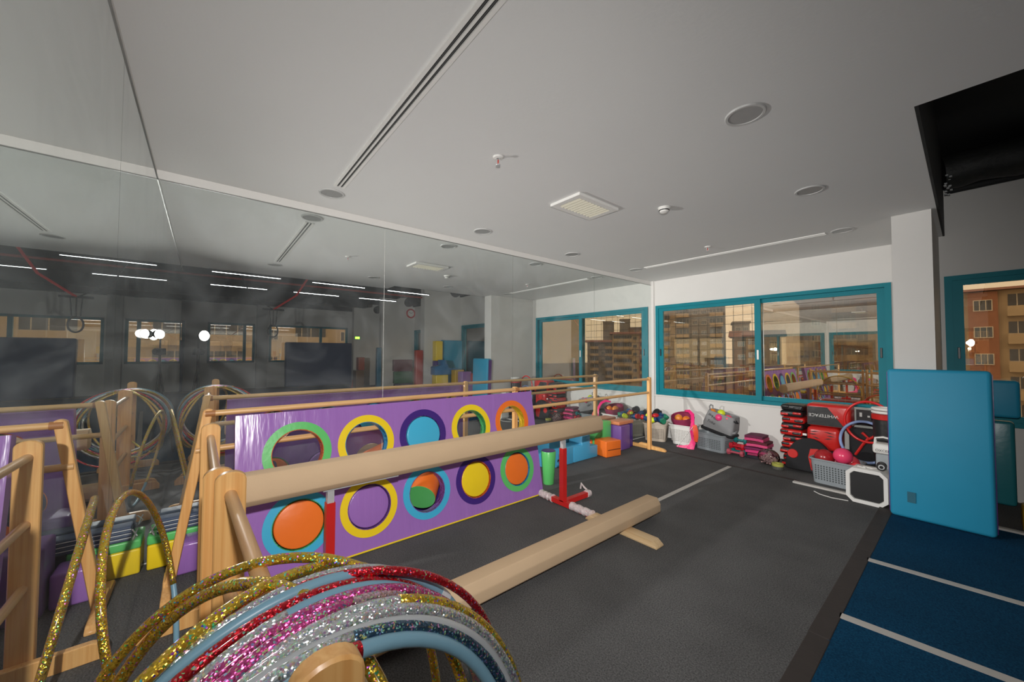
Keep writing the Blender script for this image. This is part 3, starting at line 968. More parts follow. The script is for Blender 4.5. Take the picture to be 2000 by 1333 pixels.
dk_white = M('basket_gap_shade_white', (.36, .34, .32), .8)
dk_grey = M('basket_gap_shade_grey', (.06, .07, .075), .8)
beige_p = M('beige_plastic', (.50, .43, .35), .5, 0, .05, 15)
basket('laundry_basket', .232, 6.165, .37, .35, .29, beige_p, 'beige lattice basket of boxing gloves in the corner under the window', 20, rim=dk_beige)
basket('laundry_basket', .665, 6.255, .38, .34, .315, plastic_w, 'white lattice basket with maroon bag and pink ribbons', 4, taper=.78, rim=dk_white)
basket('laundry_basket', 1.125, 6.255, .46, .33, .255, M('grey_basket_plastic', (.27, .30, .32), .5, 0, .05, 15), 'grey lattice basket under the tilted grey fabric tote', -8, taper=.92, rim=dk_grey)
basket('laundry_basket', 2.63, 5.74, .42, .30, .275, M('grey_basket_plastic', (.27, .3, .32)), 'grey lattice basket filled with red and pink balls', -6, taper=.9, rim=dk_grey)

navy_f = vinyl('navy_glove', (.01, .05, .14)); red_f = vinyl('red_glove', (.50, .015, .02)); blk_f = vinyl('black_glove', (.012, .012, .015))
grn_f = vinyl('green_glove', (.02, .22, .12)); lime = vinyl('lime', (.62, .72, .02)); org_f = vinyl('orange_glove', (.72, .24, .03))
def glove(c, r, mat, trim, yawd, tilt, label):
    o = thing('boxing_glove', c, label, 'boxing glove', 'boxing gloves heaped in the beige basket')
    m_ = Matrix.Translation(Vector(c)) @ Matrix.Rotation(R(yawd), 4, 'Z') @ Matrix.Rotation(R(tilt), 4, 'Y')
    f = sphere((0, 0, 0), r, 1.25, .92, .86)
    obj('fist', XF(f, m_), mat, o, True)
    obj('thumb', XF(sphere((r * .25, -r * .82, r * .1), r * .42, 1.5, .8, .9, 14), m_), mat, o, True)
    obj('cuff', XF(T([(-r * .9, 0, 0), (-r * 1.25, 0, 0), (-r * 1.6, 0, 0)], [r * .72, r * .66, r * .70], 16), m_), trim, o, True)
GL = [((.115, 6.08, .35), .06, navy_f, red_f, 20, 10, 'navy boxing glove with red cuff nearest the mirror side'),
      ((.255, 5.995, .345), .052, lime, navy_f, 190, 20, 'lime yellow boxing glove on the carpet-side rim of the beige basket'),
      ((.35, 6.09, .36), .062, navy_f, grn_f, 150, -10, 'blue boxing glove with green cuff over the basket rim'),
      ((.33, 6.25, .385), .06, grn_f, navy_f, 70, 20, 'green boxing glove at the back of the beige basket'),
      ((.20, 6.24, .42), .075, blk_f, blk_f, 100, -55, 'black boxing glove sticking up from the beige basket'),
      ((.235, 6.14, .40), .05, red_f, navy_f, 240, 0, 'red boxing glove in the middle of the beige basket'),
      ((.085, 6.22, .385), .062, navy_f, blk_f, -40, 25, 'dark blue boxing glove by the mirror in the beige basket'),
      ((.19, 6.03, .40), .036, org_f, lime, 10, 15, 'small orange boxing glove behind the lime one')]
for g_ in GL:
    glove(*g_)
mar = M('maroon_fabric', (.26, .02, .07), .75, 0, .15, 12, .4, 18)
mb = thing('drawstring_bag', (.645, 6.27, .3), 'maroon fabric bag standing open in the white basket', 'bag')
obj('bag_body', rot(lathe([(.12, .20), (.15, .30), (.175, .41), (.17, .455), (.16, .45), (.16, .40), (.14, .33), (0, .32)], .65, 6.265, 26), R(17), 'X', (.65, 6.265, .3)), mar, mb, True)
hotpink = M('hot_pink_satin', (.88, .02, .20), .32, 0, .12, 14, .3, 22)
for k, (c, r, mt, lb) in enumerate(((( .60, 6.20, .405), .062, org_f, 'orange ball in the maroon bag'), ((.73, 6.19, .40), .056, vinyl('tangerine', (.85, .22, .02)), 'tangerine ball beside the pink ribbon in the maroon bag'))):
    tag(obj('ball', sphere(c, r), mt, None, True), lb, 'ball', 'balls in the maroon bag')
def ribbon(pts, w_, mat, parent, name='ribbon_band'):
    bm = bmesh.new()
    pts = [Vector(p) for p in pts]
    prev = None
    for i, p in enumerate(pts):
        ww_ = w_[i] if isinstance(w_, list) else w_
        t = (pts[min(i + 1, len(pts) - 1)] - pts[max(i - 1, 0)]).normalized()
        sd_ = t.cross(Vector((0, -1, .25))).normalized() * ww_ / 2
        nn = t.cross(sd_).normalized() * .004
        cur = [bm.verts.new(p + q) for q in (sd_ + nn, -sd_ + nn, -sd_ - nn, sd_ - nn)]
        if prev:
            for k in range(4):
                bm.faces.new((prev[k], prev[(k + 1) % 4], cur[(k + 1) % 4], cur[k]))
        else:
            bm.faces.new(cur)
        prev = cur
    bm.faces.new(list(reversed(prev)))
    return obj(name, bm, mat, parent, True)
rb = thing('gym_ribbon', (.85, 6.06, 0), 'hot pink satin ribbon trailing from the white basket onto the floor', 'ribbon')
ribbon([(.70, 6.2, .53), (.79, 6.16, .545), (.86, 6.12, .50), (.89, 6.06, .40), (.87, 6.04, .28), (.90, 6.03, .14), (.87, 6.01, .04), (.78, 5.98, .012), (.68, 5.97, .012)], [.03, .045, .055, .05, .035, .04, .05, .05, .02], hotpink, rb)
ribbon([(.86, 6.08, .42), (.93, 6.05, .33), (.90, 6.02, .20), (.93, 6.01, .10), (.92, 5.99, .02), (.84, 5.97, .012)], [.03, .04, .03, .045, .05, .04], hotpink, rb)
obj('ribbon_stick', T([(.92, 6.0, .34), (.70, 5.95, .008)], .004, 8), plastic_w, rb, True)
tag(ribbon([(.93, 6.03, .36), (.955, 6.01, .28), (.965, 6.0, .20), (.96, 6.0, .12)], [.06, .075, .065, .05], M('coral_satin', (.95, .10, .035), .35, 0, .1, 14), None, 'gym_ribbon'), 'coral orange ribbon hanging over the pink one', 'ribbon')

tote_f = M('grey_tote_fabric', (.24, .24, .245), .85, 0, .1, 9, .3, 20)
tt_ = thing('tote_bag', (1.17, 6.25, .26), 'tilted grey fabric tote with handwritten print standing in the grey basket', 'bag')
tm = Matrix.Translation((1.19, 6.25, .26)) @ Matrix.Rotation(R(14), 4, 'Y')
tb = bmesh.new()
def sq(w1, w2, z, n=5, rr=.04):
    out = []
    for sx, sy, a0 in ((1, 1, 0), (-1, 1, 90), (-1, -1, 180), (1, -1, 270)):
        for k in range(n + 1):
            a = R(a0 + 90 * k / n)
            out.append((sx * (w1 / 2 - rr) + rr * math.cos(a), sy * (w2 / 2 - rr) + rr * math.sin(a), z))
    return out
rg = [[tb.verts.new(p) for p in sq(w1, w2, z)] for w1, w2, z in ((.40, .26, .02), (.43, .27, .12), (.40, .25, .24), (.37, .235, .31), (.36, .225, .31), (.38, .24, .2), (.38, .24, .14))]
for a, b_ in zip(rg, rg[1:]):
    for k in range(len(a)):
        tb.faces.new((a[k], a[(k + 1) % len(a)], b_[(k + 1) % len(a)], b_[k]))
tb.faces.new(list(reversed(rg[0]))); tb.faces.new(rg[-1])
obj('tote_body', XF(tb, tm), tote_f, tt_, True)
blk_cloth = M('black_cloth', (.014, .014, .016), .9, 0, .2, 9, .3, 20)
obj('black_lining', XF(T(sq(.425, .275, .035), .02, 8, True), tm), blk_cloth, tt_, True)
obj('loop_handle', XF(T([(-.17, -.05, .29), (-.20, -.055, .35), (-.185, -.06, .385), (-.155, -.06, .38), (-.145, -.055, .33)], .009, 8), tm), tote_f, tt_, True)
obj('side_handle', XF(T([(.16, -.10, .27), (.215, -.10, .255), (.225, -.06, .25), (.185, -.04, .27)], .012, 8), tm), blk_cloth, tt_, True)
obj('side_handle', XF(T([(.20, -.10, .09), (.235, -.10, .11), (.23, -.05, .12)], .014, 8), tm), tote_f, tt_, True)

def text_mesh(s, size, mtx, mat, parent, name='lettering', ext=.0006, shear=0.0):
    cu = bpy.data.curves.new('txt', 'FONT')
    cu.body = s; cu.size = size; cu.extrude = ext; cu.shear = shear
    cu.align_x = 'CENTER'
    t = bpy.data.objects.new('txt', cu)
    me = bpy.data.meshes.new_from_object(t)
    bpy.data.objects.remove(t)
    me.transform(mtx)
    me.materials.clear(); me.materials.append(mat)
    o = bpy.data.objects.new(name, me)
    C.objects.link(o)
    if parent is not None:
        o.parent = parent
        o.matrix_parent_inverse = PW[parent.name].inverted()
    return o
FR = Matrix.Rotation(R(90), 4, 'X')      # text facing -y
ink = M('black_ink', (.02, .02, .02), .8)
for s, dx, dz, sz in (('like', -.13, .235, .05), ('Make', -.06, .205, .05), ('Trike', -.10, .135, .055)):
    text_mesh(s, sz, tm @ Matrix.Translation((dx, -.1365 + (.13 - dz) * -.06, dz)) @ Matrix.Rotation(R(8), 4, 'Y') @ FR, ink, tt_, shear=.3)
for c, r, mt, lb in (((1.225, 6.25, .555), .055, lime, 'yellow green ball on top of the grey tote'), ((1.10, 6.24, .56), .055, org_f, 'orange ball at the handle side of the grey tote'),
                     ((1.235, 6.145, .505), .052, vinyl('rose', (.80, .05, .20)), 'rose pink ball above the handwriting on the grey tote'), ((1.345, 6.18, .50), .054, vinyl('coralpink', (.85, .06, .14)), 'coral pink ball bulging over the tote edge')):
    tag(obj('ball', sphere(c, r), mt, None, True), lb, 'ball', 'balls in the grey tote')

# dumbbells
def dumbbell(c, ln, r, mat, label, yawd=0):
    o = thing('dumbbell', (c[0], c[1], 0 if c[2] < .1 else c[2] - r), label, 'dumbbell', 'vinyl dumbbells stacked in a small pile')
    m_ = Matrix.Translation(Vector(c)) @ Matrix.Rotation(R(yawd), 4, 'Z')
    obj('handle', XF(T([(-ln / 2, 0, 0), (ln / 2, 0, 0)], r * .38, 12), m_), mat, o, True)
    for s in (-1, 1):
        obj('weight', XF(T([(s * (ln / 2 - .045), 0, 0), (s * (ln / 2 - .035), 0, 0), (s * (ln / 2 - .005), 0, 0), (s * ln / 2, 0, 0)], [r * .8, r, r, r * .8], 6), m_), mat, o)
    return o
pinkv = vinyl('dusty_pink', (.55, .10, .14)); redv = vinyl('red_dumbbell', (.55, .015, .03)); tealv = vinyl('teal_dumbbell', (.01, .17, .17))
dumbbell((1.455, 6.13, .043), .22, .042, pinkv, 'dusty pink dumbbell lying on the floor furthest from the wall', -6)
dumbbell((1.465, 6.23, .045), .20, .044, tealv, 'teal dumbbell lying on the floor behind the pink one', -3)
dumbbell((1.475, 6.33, .045), .22, .044, redv, 'red dumbbell lying on the floor by the wall', 0)
dumbbell((1.46, 6.18, .125), .20, .044, redv, 'red dumbbell on the second layer of the pile', -5)
dumbbell((1.475, 6.28, .125), .21, .044, redv, 'red dumbbell resting on the rear pair of the pile', 0)
dumbbell((1.49, 6.23, .205), .17, .040, tealv, 'teal dumbbell on top of the dumbbell pile', -2)

# folded straps / bands pile
fp = [('black', (.015, .012, .02)), ('wine', (.30, .02, .08)), ('hot pink', (.60, .03, .16)), ('plum', (.16, .01, .07)), ('rose', (.62, .06, .18)), ('black and red', (.10, .01, .02)), ('pink', (.55, .05, .16)), ('dark wine', (.12, .01, .05))]
zz = .002
for k, (nm, cl) in enumerate(fp):
    h_ = .034 if k % 2 == 0 else .028
    dx = .02 * math.sin(k * 1.7)
    n = 14
    bm = bmesh.new()
    prev = None
    for i in range(n + 1):
        u = i / n
        x = 1.585 + dx + u * (.30 - .012 * k)
        zc = zz + h_ / 2 + .007 * math.sin(PI * u) 
        cur = [bm.verts.new(q) for q in ((x, 6.13, zc - h_ / 2), (x, 6.38, zc - h_ / 2), (x, 6.38, zc + h_ / 2), (x, 6.13, zc + h_ / 2))]
        if prev:
            for j in range(4):
                bm.faces.new((prev[j], prev[(j + 1) % 4], cur[(j + 1) % 4], cur[j]))
        else:
            bm.faces.new(cur)
        prev = cur
    bm.faces.new(list(reversed(prev)))
    bevel(bm, .008, 2)
    tag(obj('folded_vest', bm, M('knit_' + nm.replace(' ', '_'), cl, .8, 0, .2, 30, .4, 50), None, True), nm + ' folded sports vest, number %s from the floor in the pile' % ('one two three four five six seven eight'.split()[k]), 'vest', 'folded sports vests in a pile')
    zz += h_ + .0075 + (.010 if k == 3 else 0)
# bag of beads
bb = thing('bead_bag', (1.90, 5.99, 0), 'clear plastic bag of pale beads and trinkets beside the folded vests', 'bag')
clear = glass_mat('clear_bag', .12, (.85, .86, .86))
obj('bag_film', sphere((1.90, 5.99, .105), .11, 1.15, .80, .92, 18), clear, bb, True)
bd_ = bmesh.new()
random.seed(3)
for k in range(150):
    a = random.random() * 6.283; rr = .10 * math.sqrt(random.random()); z = .03 + random.random() * .15 * (1 - rr / .14)
    sph = sphere((1.90 + rr * math.cos(a), 5.99 + .62 * rr * math.sin(a), z), .011, seg=6)
    me_ = bpy.data.meshes.new('t'); sph.to_mesh(me_); sph.free(); bd_.from_mesh(me_); bpy.data.meshes.remove(me_)
bo = obj('beads', bd_, M('pale_beads', (.55, .34, .34), .3, 0, .8, 45), bb, True)
bo['kind'] = 'stuff'
yr = thing('tape_roll', (2.03, 5.875, 0), 'flat lime roll of patterned tape in front of the bead bag', 'tape roll')
obj('roll', lathe([(.035, .038), (.062, .038), (.062, .072), (.035, .072), (.035, .038)], 2.03, 5.875, 28), M('lime_tape', (.50, .50, .10), .5), yr, True)
obj('printed_edge', lathe([(.034, .002), (.0615, .002), (.0615, .0375), (.034, .0375), (.034, .002)], 2.03, 5.875, 28), M('speckled_tape', (.10, .10, .09), .6, 0, 1.0, 120), yr, True)

# stack of focus pads
red_v = vinyl('pad_red', (.55, .018, .015), .28); blk_v = vinyl('pad_black', (.014, .015, .016), .35)
z = .004
order = ['lowest', 'second', 'third', 'fourth', 'fifth', 'sixth', 'seventh', 'eighth', 'ninth', 'topmost']
for k in range(10):
    h_ = .078
    o = thing('kick_pad', (2.13, 6.26, z), 'curved red and black strike pad, %s of the tall stack under the window' % order[k], 'strike pad', 'red and black strike pads in a stack')
    dx = .012 * math.sin(k * 2.2)
    obj('pad_cover', rotz(RB(2.01 + dx, 2.25 + dx, 6.10, 6.40, z, z + h_, .026, 3), R(4 * math.sin(k * 1.9)), (2.12, 6.25, 0)), blk_v if k % 2 == 0 or k == 9 else red_v, o, True)
    for s, (u0, u1) in enumerate(((2.015, 2.10), (2.145, 2.235))):
        zz0 = z + .018 + (.016 if (k + s) % 2 else 0)
        obj('pad_stripe', rotz(RB(u0 + dx, u1 + dx, 6.085, 6.112, zz0, zz0 + .03, .010, 2), R(4 * math.sin(k * 1.9)), (2.12, 6.25, 0)), red_v if k % 2 == 0 else blk_v, o, True)
    if k in (1, 5):
        obj('care_tag', B(2.245, 2.285, 6.075, 6.079, z + .03, z + .055), plastic_w, o)
    z += h_ + .0012

# shield pad with printed name, upside down
wp = thing('kick_shield', (2.46, 6.2, .565), 'red and black kick shield printed upside down lying on the tiger-striped pad', 'kick shield')
obj('shield_body', RB(2.285, 2.70, 6.08, 6.34, .565, .835, .035, 4), red_v, wp, True)
obj('black_panel', prism([(2.295, .578), (2.645, .578), (2.49, .80), (2.295, .80)], 'y', 6.0765, 6.081), blk_v, wp)
letw = M('print_white', (.62, .62, .60), .6)
text_mesh('WHITEFACE', .052, Matrix.Translation((2.45, 6.0755, .715)) @ Matrix.Rotation(PI, 4, 'Y') @ FR, letw, wp)
tp = thing('kick_shield', (2.4, 6.15, .3), 'glossy red kick shield with black tiger stripes under the printed one', 'kick shield')
obj('shield_body', RB(2.292, 2.61, 6.03, 6.33, .285, .562, .05, 5), red_v, tp, True)
for k, (x0, x1, z0, dz) in enumerate(((2.32, 2.42, .495, .018), (2.46, 2.56, .513, -.018), (2.31, 2.40, .47, .0), (2.48, 2.565, .47, -.006), (2.35, 2.43, .44, -.02), (2.46, 2.54, .425, .015))):
    obj('stripe', prism([(x0, z0), ((x0 + x1) / 2, z0 + dz * .5 + .007), (x1, z0 + dz), ((x0 + x1) / 2, z0 + dz * .5 - .006)], 'y', 6.027, 6.0305), blk_v, tp)
block('storage_box', (2.30, 2.66, 6.06, 6.40, .003, .283), blk_cloth, 'black storage case under the tiger-striped kick shield', .02, cat='case')
# black and red round pad
rp = thing('round_shield', (2.33, 6.0, 0), 'black strike shield with red dots leaning in front of the striped pad', 'strike shield')
pl_ = [(.24 * math.cos(PI * k / 18), .02 + .40 * math.sin(PI * k / 18) ** .8) for k in range(19)]
bm = prism([(2.335 + a, b_) for a, b_ in pl_], 'y', 5.915, 5.985)
bevel(bm, .018, 3)
obj('shield_body', rot(bm, R(-4), 'X', (0, 5.985, 0)), blk_cloth, rp, True)
obj('red_dot', rot(T([(2.175, 5.914, .21), (2.175, 5.906, .21)], [.055, .05], 24), R(-4), 'X', (0, 5.985, 0)), red_v, rp, True)
obj('red_panel', rot(prism([(2.36, .05), (2.44, .06), (2.50, .26), (2.42, .31), (2.35, .30), (2.33, .2)], 'y', 5.907, 5.916), R(-4), 'X', (0, 5.985, 0)), red_v, rp)
for c, r, cl, lb in (((2.685, 5.70, .33), .085, (.85, .06, .16), 'hot pink ball topping the grey basket'), ((2.52, 5.73, .275), .09, (.36, .015, .02), 'dark red ball half sunk in the grey basket'),
                     ((2.735, 5.83, .25), .07, (.72, .07, .09), 'light red ball at the window side of the grey basket'), ((2.60, 5.84, .23), .05, (.60, .05, .09), 'rosy ball low in the grey basket'),
                     ((2.79, 5.72, .235), .05, (.70, .05, .06), 'small red ball at the speaker end of the basket')):
    tag(obj('ball', sphere(c, r, seg=28), vinyl('ball%d' % int(c[0] * 1000), cl, .25), None, True), lb, 'ball', 'balls in the grey basket by the speaker')

# hoops, picture, bag, drum behind
tag(obj('plastic_ring', T([Vector((2.86, 5.992, .69)) + Vector((.20 * math.cos(2 * PI * k / 56), 0, .225 * math.sin(2 * PI * k / 56))) for k in range(56)], .013, 10, True), vinyl('ring_red', (.66, .02, .02), .22), None, 'all'), 'plain red plastic ring standing behind the balls basket', 'ring')
tag(obj('plastic_ring', T([Vector((2.83, 5.955, .47)) + Vector((.205 * math.cos(2 * PI * k / 56), .0, .225 * math.sin(2 * PI * k / 56))) for k in range(56)], .015, 10, True), M('ring_blue_white', (.22, .30, .52), .3, 0, .8, 9), None, 'all'), 'blue and white plastic ring leaning on the black bag', 'ring')
pf = thing('picture_frame', (2.84, 6.4, .56), 'small framed dark picture propped under the window sill', 'picture')
obj('frame', B(2.68, 3.02, 6.415, 6.44, .56, .80), M('pale_frame', (.42, .45, .42), .5), pf)
obj('print', B(2.70, 3.0, 6.412, 6.4155, .585, .775), M('dark_print', (.02, .015, .018), .5, 0, .6, 30), pf)
for k, (x, h_) in enumerate(((2.73, .05), (2.80, .02), (2.87, .03))):
    obj('print_mark', B(x, x + .022, 6.4105, 6.4122, .69, .69 + h_), plastic_w, pf)
tb2 = thing('tripod_rack', (2.85, 6.4, 0), 'low black shelf box against the wall behind the bag', 'shelf')
obj('shelf_body', RB(2.665, 3.10, 6.18, 6.44, .003, .555, .01, 1), blk_cloth, tb2)
bg_ = thing('gym_bag', (2.88, 5.95, 0), 'black gym bag with red straps behind the ball basket', 'bag')
obj('bag_body', RB(2.68, 3.11, 6.045, 6.17, .003, .60, .05, 4), blk_cloth, bg_, True)
obj('strap', T([(2.80, 6.035, .56), (2.86, 6.03, .50), (2.96, 6.035, .58)], .016, 8), red_v, bg_, True)
obj('strap', T([(2.74, 6.035, .30), (2.80, 6.03, .42), (2.85, 6.03, .50)], .014, 8), red_v, bg_, True)
dr = thing('drum_pad', (3.02, 5.75, 0), 'black bucket with red rim and white rings stacked on its lid', 'bucket')
obj('bucket_body', lathe([(0, .003), (.085, .003), (.105, .76), (0, .76)], 3.02, 5.80, 28), blk_v, dr, True)
obj('bucket_rim', lathe([(.104, .762), (.112, .765), (.114, .815), (.10, .82), (0, .82)], 3.02, 5.80, 28), red_v, dr, True)
for k in range(2):
    tag(obj('plastic_ring', T([Vector((3.02, 5.80, .838 + k * .034)) + Vector((.10 * math.cos(2 * PI * q / 40), .10 * math.sin(2 * PI * q / 40), 0)) for q in range(40)], .015, 8, True), plastic_w, None, 'all'), ('lower' if k == 0 else 'upper') + ' white plastic ring on the black bucket', 'ring')
dv = thing('portable_radio', (3.02, 5.52, 0), 'white portable radio with carry handle and printed letters on a stand', 'radio')
obj('radio_body', RB(2.95, 3.12, 5.45, 5.60, .46, .56, .025, 3), plastic_w, dv, True)
obj('carry_handle', T([(2.97, 5.48, .555), (2.975, 5.47, .61), (3.03, 5.465, .625), (3.10, 5.47, .61), (3.105, 5.48, .555)], .013, 10), plastic_w, dv, True)
obj('handle_grip', T([(2.985, 5.455, .60), (3.03, 5.45, .61), (3.08, 5.455, .60)], .012, 10), plastic_b, dv, True)
obj('radio_stand', RB(2.97, 3.10, 5.47, 5.59, .003, .46, .015, 2), grey_pl, dv, True)
text_mesh('OXCELDR', .032, Matrix.Translation((3.045, 5.4485, .485)) @ FR, ink, dv)
# speaker box with grille and the small lens-like dial on top
sp = thing('speaker_box', (2.93, 5.3, 0), 'white square loudspeaker with black mesh front standing on the carpet', 'speaker')
def spk(dx0, dx1, z0, z1, ch, y0, y1):
    return prism([(dx0 + ch, z0), (dx1 - ch, z0), (dx1, z0 + ch), (dx1, z1 - ch), (dx1 - ch, z1), (dx0 + ch, z1), (dx0, z1 - ch), (dx0, z0 + ch)], 'y', y0, y1)
def spm(bm):
    return rotz(bm, R(-3), (2.93, 5.3, 0))
ring_bm = bmesh.new()
obj('cabinet', spm(bevel(spk(2.785, 3.085, .003, .335, .05, 5.235, 5.42), .008, 2)), plastic_w, sp, True)
obj('grille', spm(bevel(spk(2.818, 3.052, .038, .30, .03, 5.226, 5.236), .003, 1)), M('speaker_mesh', (.012, .012, .013), .5, 0, .3, 200), sp, True)
fr_b = bmesh.new()
oo = [(2.785 + .05, .003), (3.085 - .05, .003), (3.085, .053), (3.085, .285), (3.035, .335), (2.835, .335), (2.785, .285), (2.785, .053)]
ii = [(2.815 + .03, .036), (3.055 - .03, .036), (3.055, .066), (3.055, .272), (3.025, .302), (2.845, .302), (2.815, .272), (2.815, .066)]
for (a, b_) in (((0), (1)), ((1), (2)), ((2), (3)), ((3), (4)), ((4), (5)), ((5), (6)), ((6), (7)), ((7), (0))):
    prism([oo[a], oo[b_], ii[b_], ii[a]], 'y', 5.215, 5.236, fr_b)
obj('front_bezel', spm(fr_b), plastic_w, sp)
ln_ = thing('webcam', (3.045, 5.27, .34), 'small round black camera with silver lens sitting on the speaker', 'camera')
obj('camera_body', T([(3.03, 5.33, .377), (3.035, 5.25, .377)], .036, 24), plastic_b, ln_, True)
obj('lens_ring', T([(3.0352, 5.25, .377), (3.0355, 5.243, .377)], [.024, .022], 24), steel, ln_, True)
obj('lens_glass', T([(3.0356, 5.242, .377), (3.0357, 5.240, .377)], .014, 20), plastic_b, ln_, True)
tag(obj('power_cable', T([(2.92, 5.27, .342), (2.87, 5.255, .348), (2.90, 5.30, .343), (2.97, 5.28, .344), (3.0, 5.30, .345)], .006, 8), plastic_w, None, True), 'white plug cable lying on top of the speaker', 'cable')
tag(obj('floor_cable', T([(2.80, 5.20, .005), (2.68, 5.17, .005), (2.58, 5.20, .005), (2.52, 5.26, .005)], .004, 6), plastic_w, None, True), 'thin white cable curving over the carpet beside the speaker', 'cable')

# ------------------------------------------------------------------ mats at the pillar and in the hall
def leaning_mat(name, x0, x1, y0, y1, h, mat, side, label, ang=0, axis='X', r=.03, z0=.013):
    o = thing(name, ((x0 + x1) / 2, (y0 + y1) / 2, z0), label, 'gym mat')
    bm = RB(x0, x1, y0, y1, z0, z0 + h, r, 4)
    if ang:
        bm = rot(bm, R(ang), axis, ((x0 + x1) / 2, y1 if axis == 'X' else (y0 + y1) / 2, z0))
    obj('mat_cover', bm, mat, o, True)
    if side:
        sbm = bmesh.new()
        e = .004
        box(sbm, x0 - e, x0 + .002, y0 + r, y1 - .002, z0 + r, z0 + h - r)
        box(sbm, x1 - .002, x1 + e, y0 + r, y1 - .002, z0 + r, z0 + h - r)
        if ang:
            sbm = rot(sbm, R(ang), axis, ((x0 + x1) / 2, y1 if axis == 'X' else (y0 + y1) / 2, z0))
        obj('side_band', sbm, side, o)
    return o
tealm = M('mat_teal', (.020, .28, .46), .5, 0, .05, 3, .10, 5, .35)
lm_ = leaning_mat('gym_mat', 3.105, 3.695, 5.045, 5.155, 1.30, tealm, vinyl('mat_side', (.10, .02, .20)), 'tall teal gym mat with purple sides leaning against the white pillar', -1.5)
obj('label_patch', B(3.215, 3.265, 5.041, 5.0445, .16, .25), M('mat_patch', (.018, .13, .19), .5), lm_)
leaning_mat('gym_mat', 3.64, 3.885, 6.25, 6.33, .36, tealm, None, 'short teal mat block standing on the taller one under window', 0, z0=.835)
leaning_mat('gym_mat', 3.66, 3.845, 6.22, 6.34, .80, vinyl('mat_green_teal', (.02, .17, .20)), None, 'narrow green-teal mat standing upright behind the tall teal one', 0, z0=.004)
oc = vinyl('ochre', (.20, .13, .04))
leaning_mat('gym_mat', 3.92, 4.6, 6.12, 6.22, 1.22, oc, None, 'brown ochre gym mat leaning under the second window', -3, z0=.004)
block('foam_block', (3.83, 4.05, 5.38, 5.62, .022, .21), vinyl('mustard', (.55, .33, .02)), 'mustard yellow foam block on the white floor strip')
block('foam_block', (3.98, 4.25, 5.80, 6.05, .003, .40), yellow, 'yellow foam block in front of the ochre mat')

# things further into the hall, seen in the mirrors
leaning_mat('gym_mat', 6.30, 6.39, 5.70, 6.42, 1.80, tealm, None, 'teal gym mat standing against the side of the second pillar', 0, z0=.013)
block('foam_block', (6.16, 6.38, 5.44, 5.66, .003, 1.20), dpurple, 'upright dark purple foam post beside the second pillar')
block('foam_block', (6.16, 6.38, 5.44, 5.66, 1.203, 1.78), yellow, 'yellow foam block stacked on the dark purple post')
block('foam_block', (5.72, 5.98, 5.22, 5.60, .014, .82), yellow, 'yellow foam cube under the blue foam seat')
steps('foam_steps', [(5.18, .825), (5.90, .825), (5.90, 1.0), (5.62, 1.0), (5.50, 1.24), (5.40, 1.24), (5.40, 1.1), (5.18, 1.05)], 5.70, 5.98, vinyl('mid_blue', (.01, .16, .38)), 'mid blue curved foam seat on the yellow cube')
block('foam_block', (5.45, 5.68, 5.66, 5.95, .003, .96), vinyl('amber', (.60, .36, .01)), 'tall amber foam block beside the blue foam seat')
block('foam_block', (5.18, 5.42, 5.72, 6.02, .003, .92), purple, 'tall purple foam block beside the amber one')
block('foam_block', (4.92, 5.15, 5.96, 6.2, .003, .88), vinyl('scarlet', (.50, .03, .015)), 'tall scarlet foam block beside the purple one')
leaning_mat('gym_mat', 6.44, 6.60, 4.96, 5.185, 1.50, vinyl('mat_red', (.42, .035, .02)), None, 'red gym mat standing on end against the second pillar front', 0)
for k, (a, cl, nm) in enumerate(((0, (.16, .05, .06), 'maroon'), (1, (.04, .14, .06), 'dark green'), (2, (.05, .05, .10), 'slate blue'))):
    z0 = .40 * (2 - k) + .014
    block('foam_block', (8.4, 8.55, 5.10 + .02 * k, 5.75, z0, z0 + .39), vinyl('slab_' + nm.replace(' ', '_'), cl), nm + ' foam slab in the tall stack past the second pillar')
block('foam_block', (8.38, 8.6, 5.80, 5.98, .003, .9), vinyl('olive', (.20, .19, .05)), 'olive foam block beside the stack of slabs')
leaning_mat('gym_mat', 9.62, 9.80, 4.98, 5.14, 1.60, vinyl('mat_cyan', (.01, .16, .27)), None, 'cyan gym mat standing on end at the third pillar', 0)
block('foam_block', (11.2, 11.6, 4.75, 5.05, .014, .75), vinyl('umber', (.18, .09, .03)), 'umber foam block near the far pillar')
block('foam_block', (11.25, 11.55, 4.85, 5.08, .755, 1.25), vinyl('brick', (.42, .08, .03)), 'brick red foam block on top of the umber one')
cn = thing('traffic_cone', (12.4, 5.05, .014), 'small red marker cone standing on the far end of the floor', 'cone')
obj('cone_body', lathe([(.13, .03), (.12, .05), (.025, .62), (0, .63)], 12.4, 5.05, 20), vinyl('cone_red', (.55, .06, .04)), cn, True)
obj('cone_base', B(12.24, 12.56, 4.89, 5.21, .014, .034), vinyl('cone_red', (.55, .06, .04)), cn)
navy_m = vinyl('mat_navy', (.008, .035, .13), .4)
bgm = thing('crash_mat', (14.0, 4.1, 0), 'huge navy crash mat leaning against the far wall', 'gym mat')
obj('mat_cover', rot(RB(13.8, 14.05, 2.80, 5.40, .004, 1.84, .05, 3), R(6), 'Y', (14.05, 4, 0)), navy_m, bgm, True)
bgm2 = thing('crash_mat', (14.0, -1.5, 0), 'navy crash mat leaning under the far wall window nearest the corner', 'gym mat')
obj('mat_cover', rot(RB(13.8, 14.05, -2.9, -.3, .004, 1.84, .05, 3), R(6), 'Y', (14.05, 4, 0)), navy_m, bgm2, True)
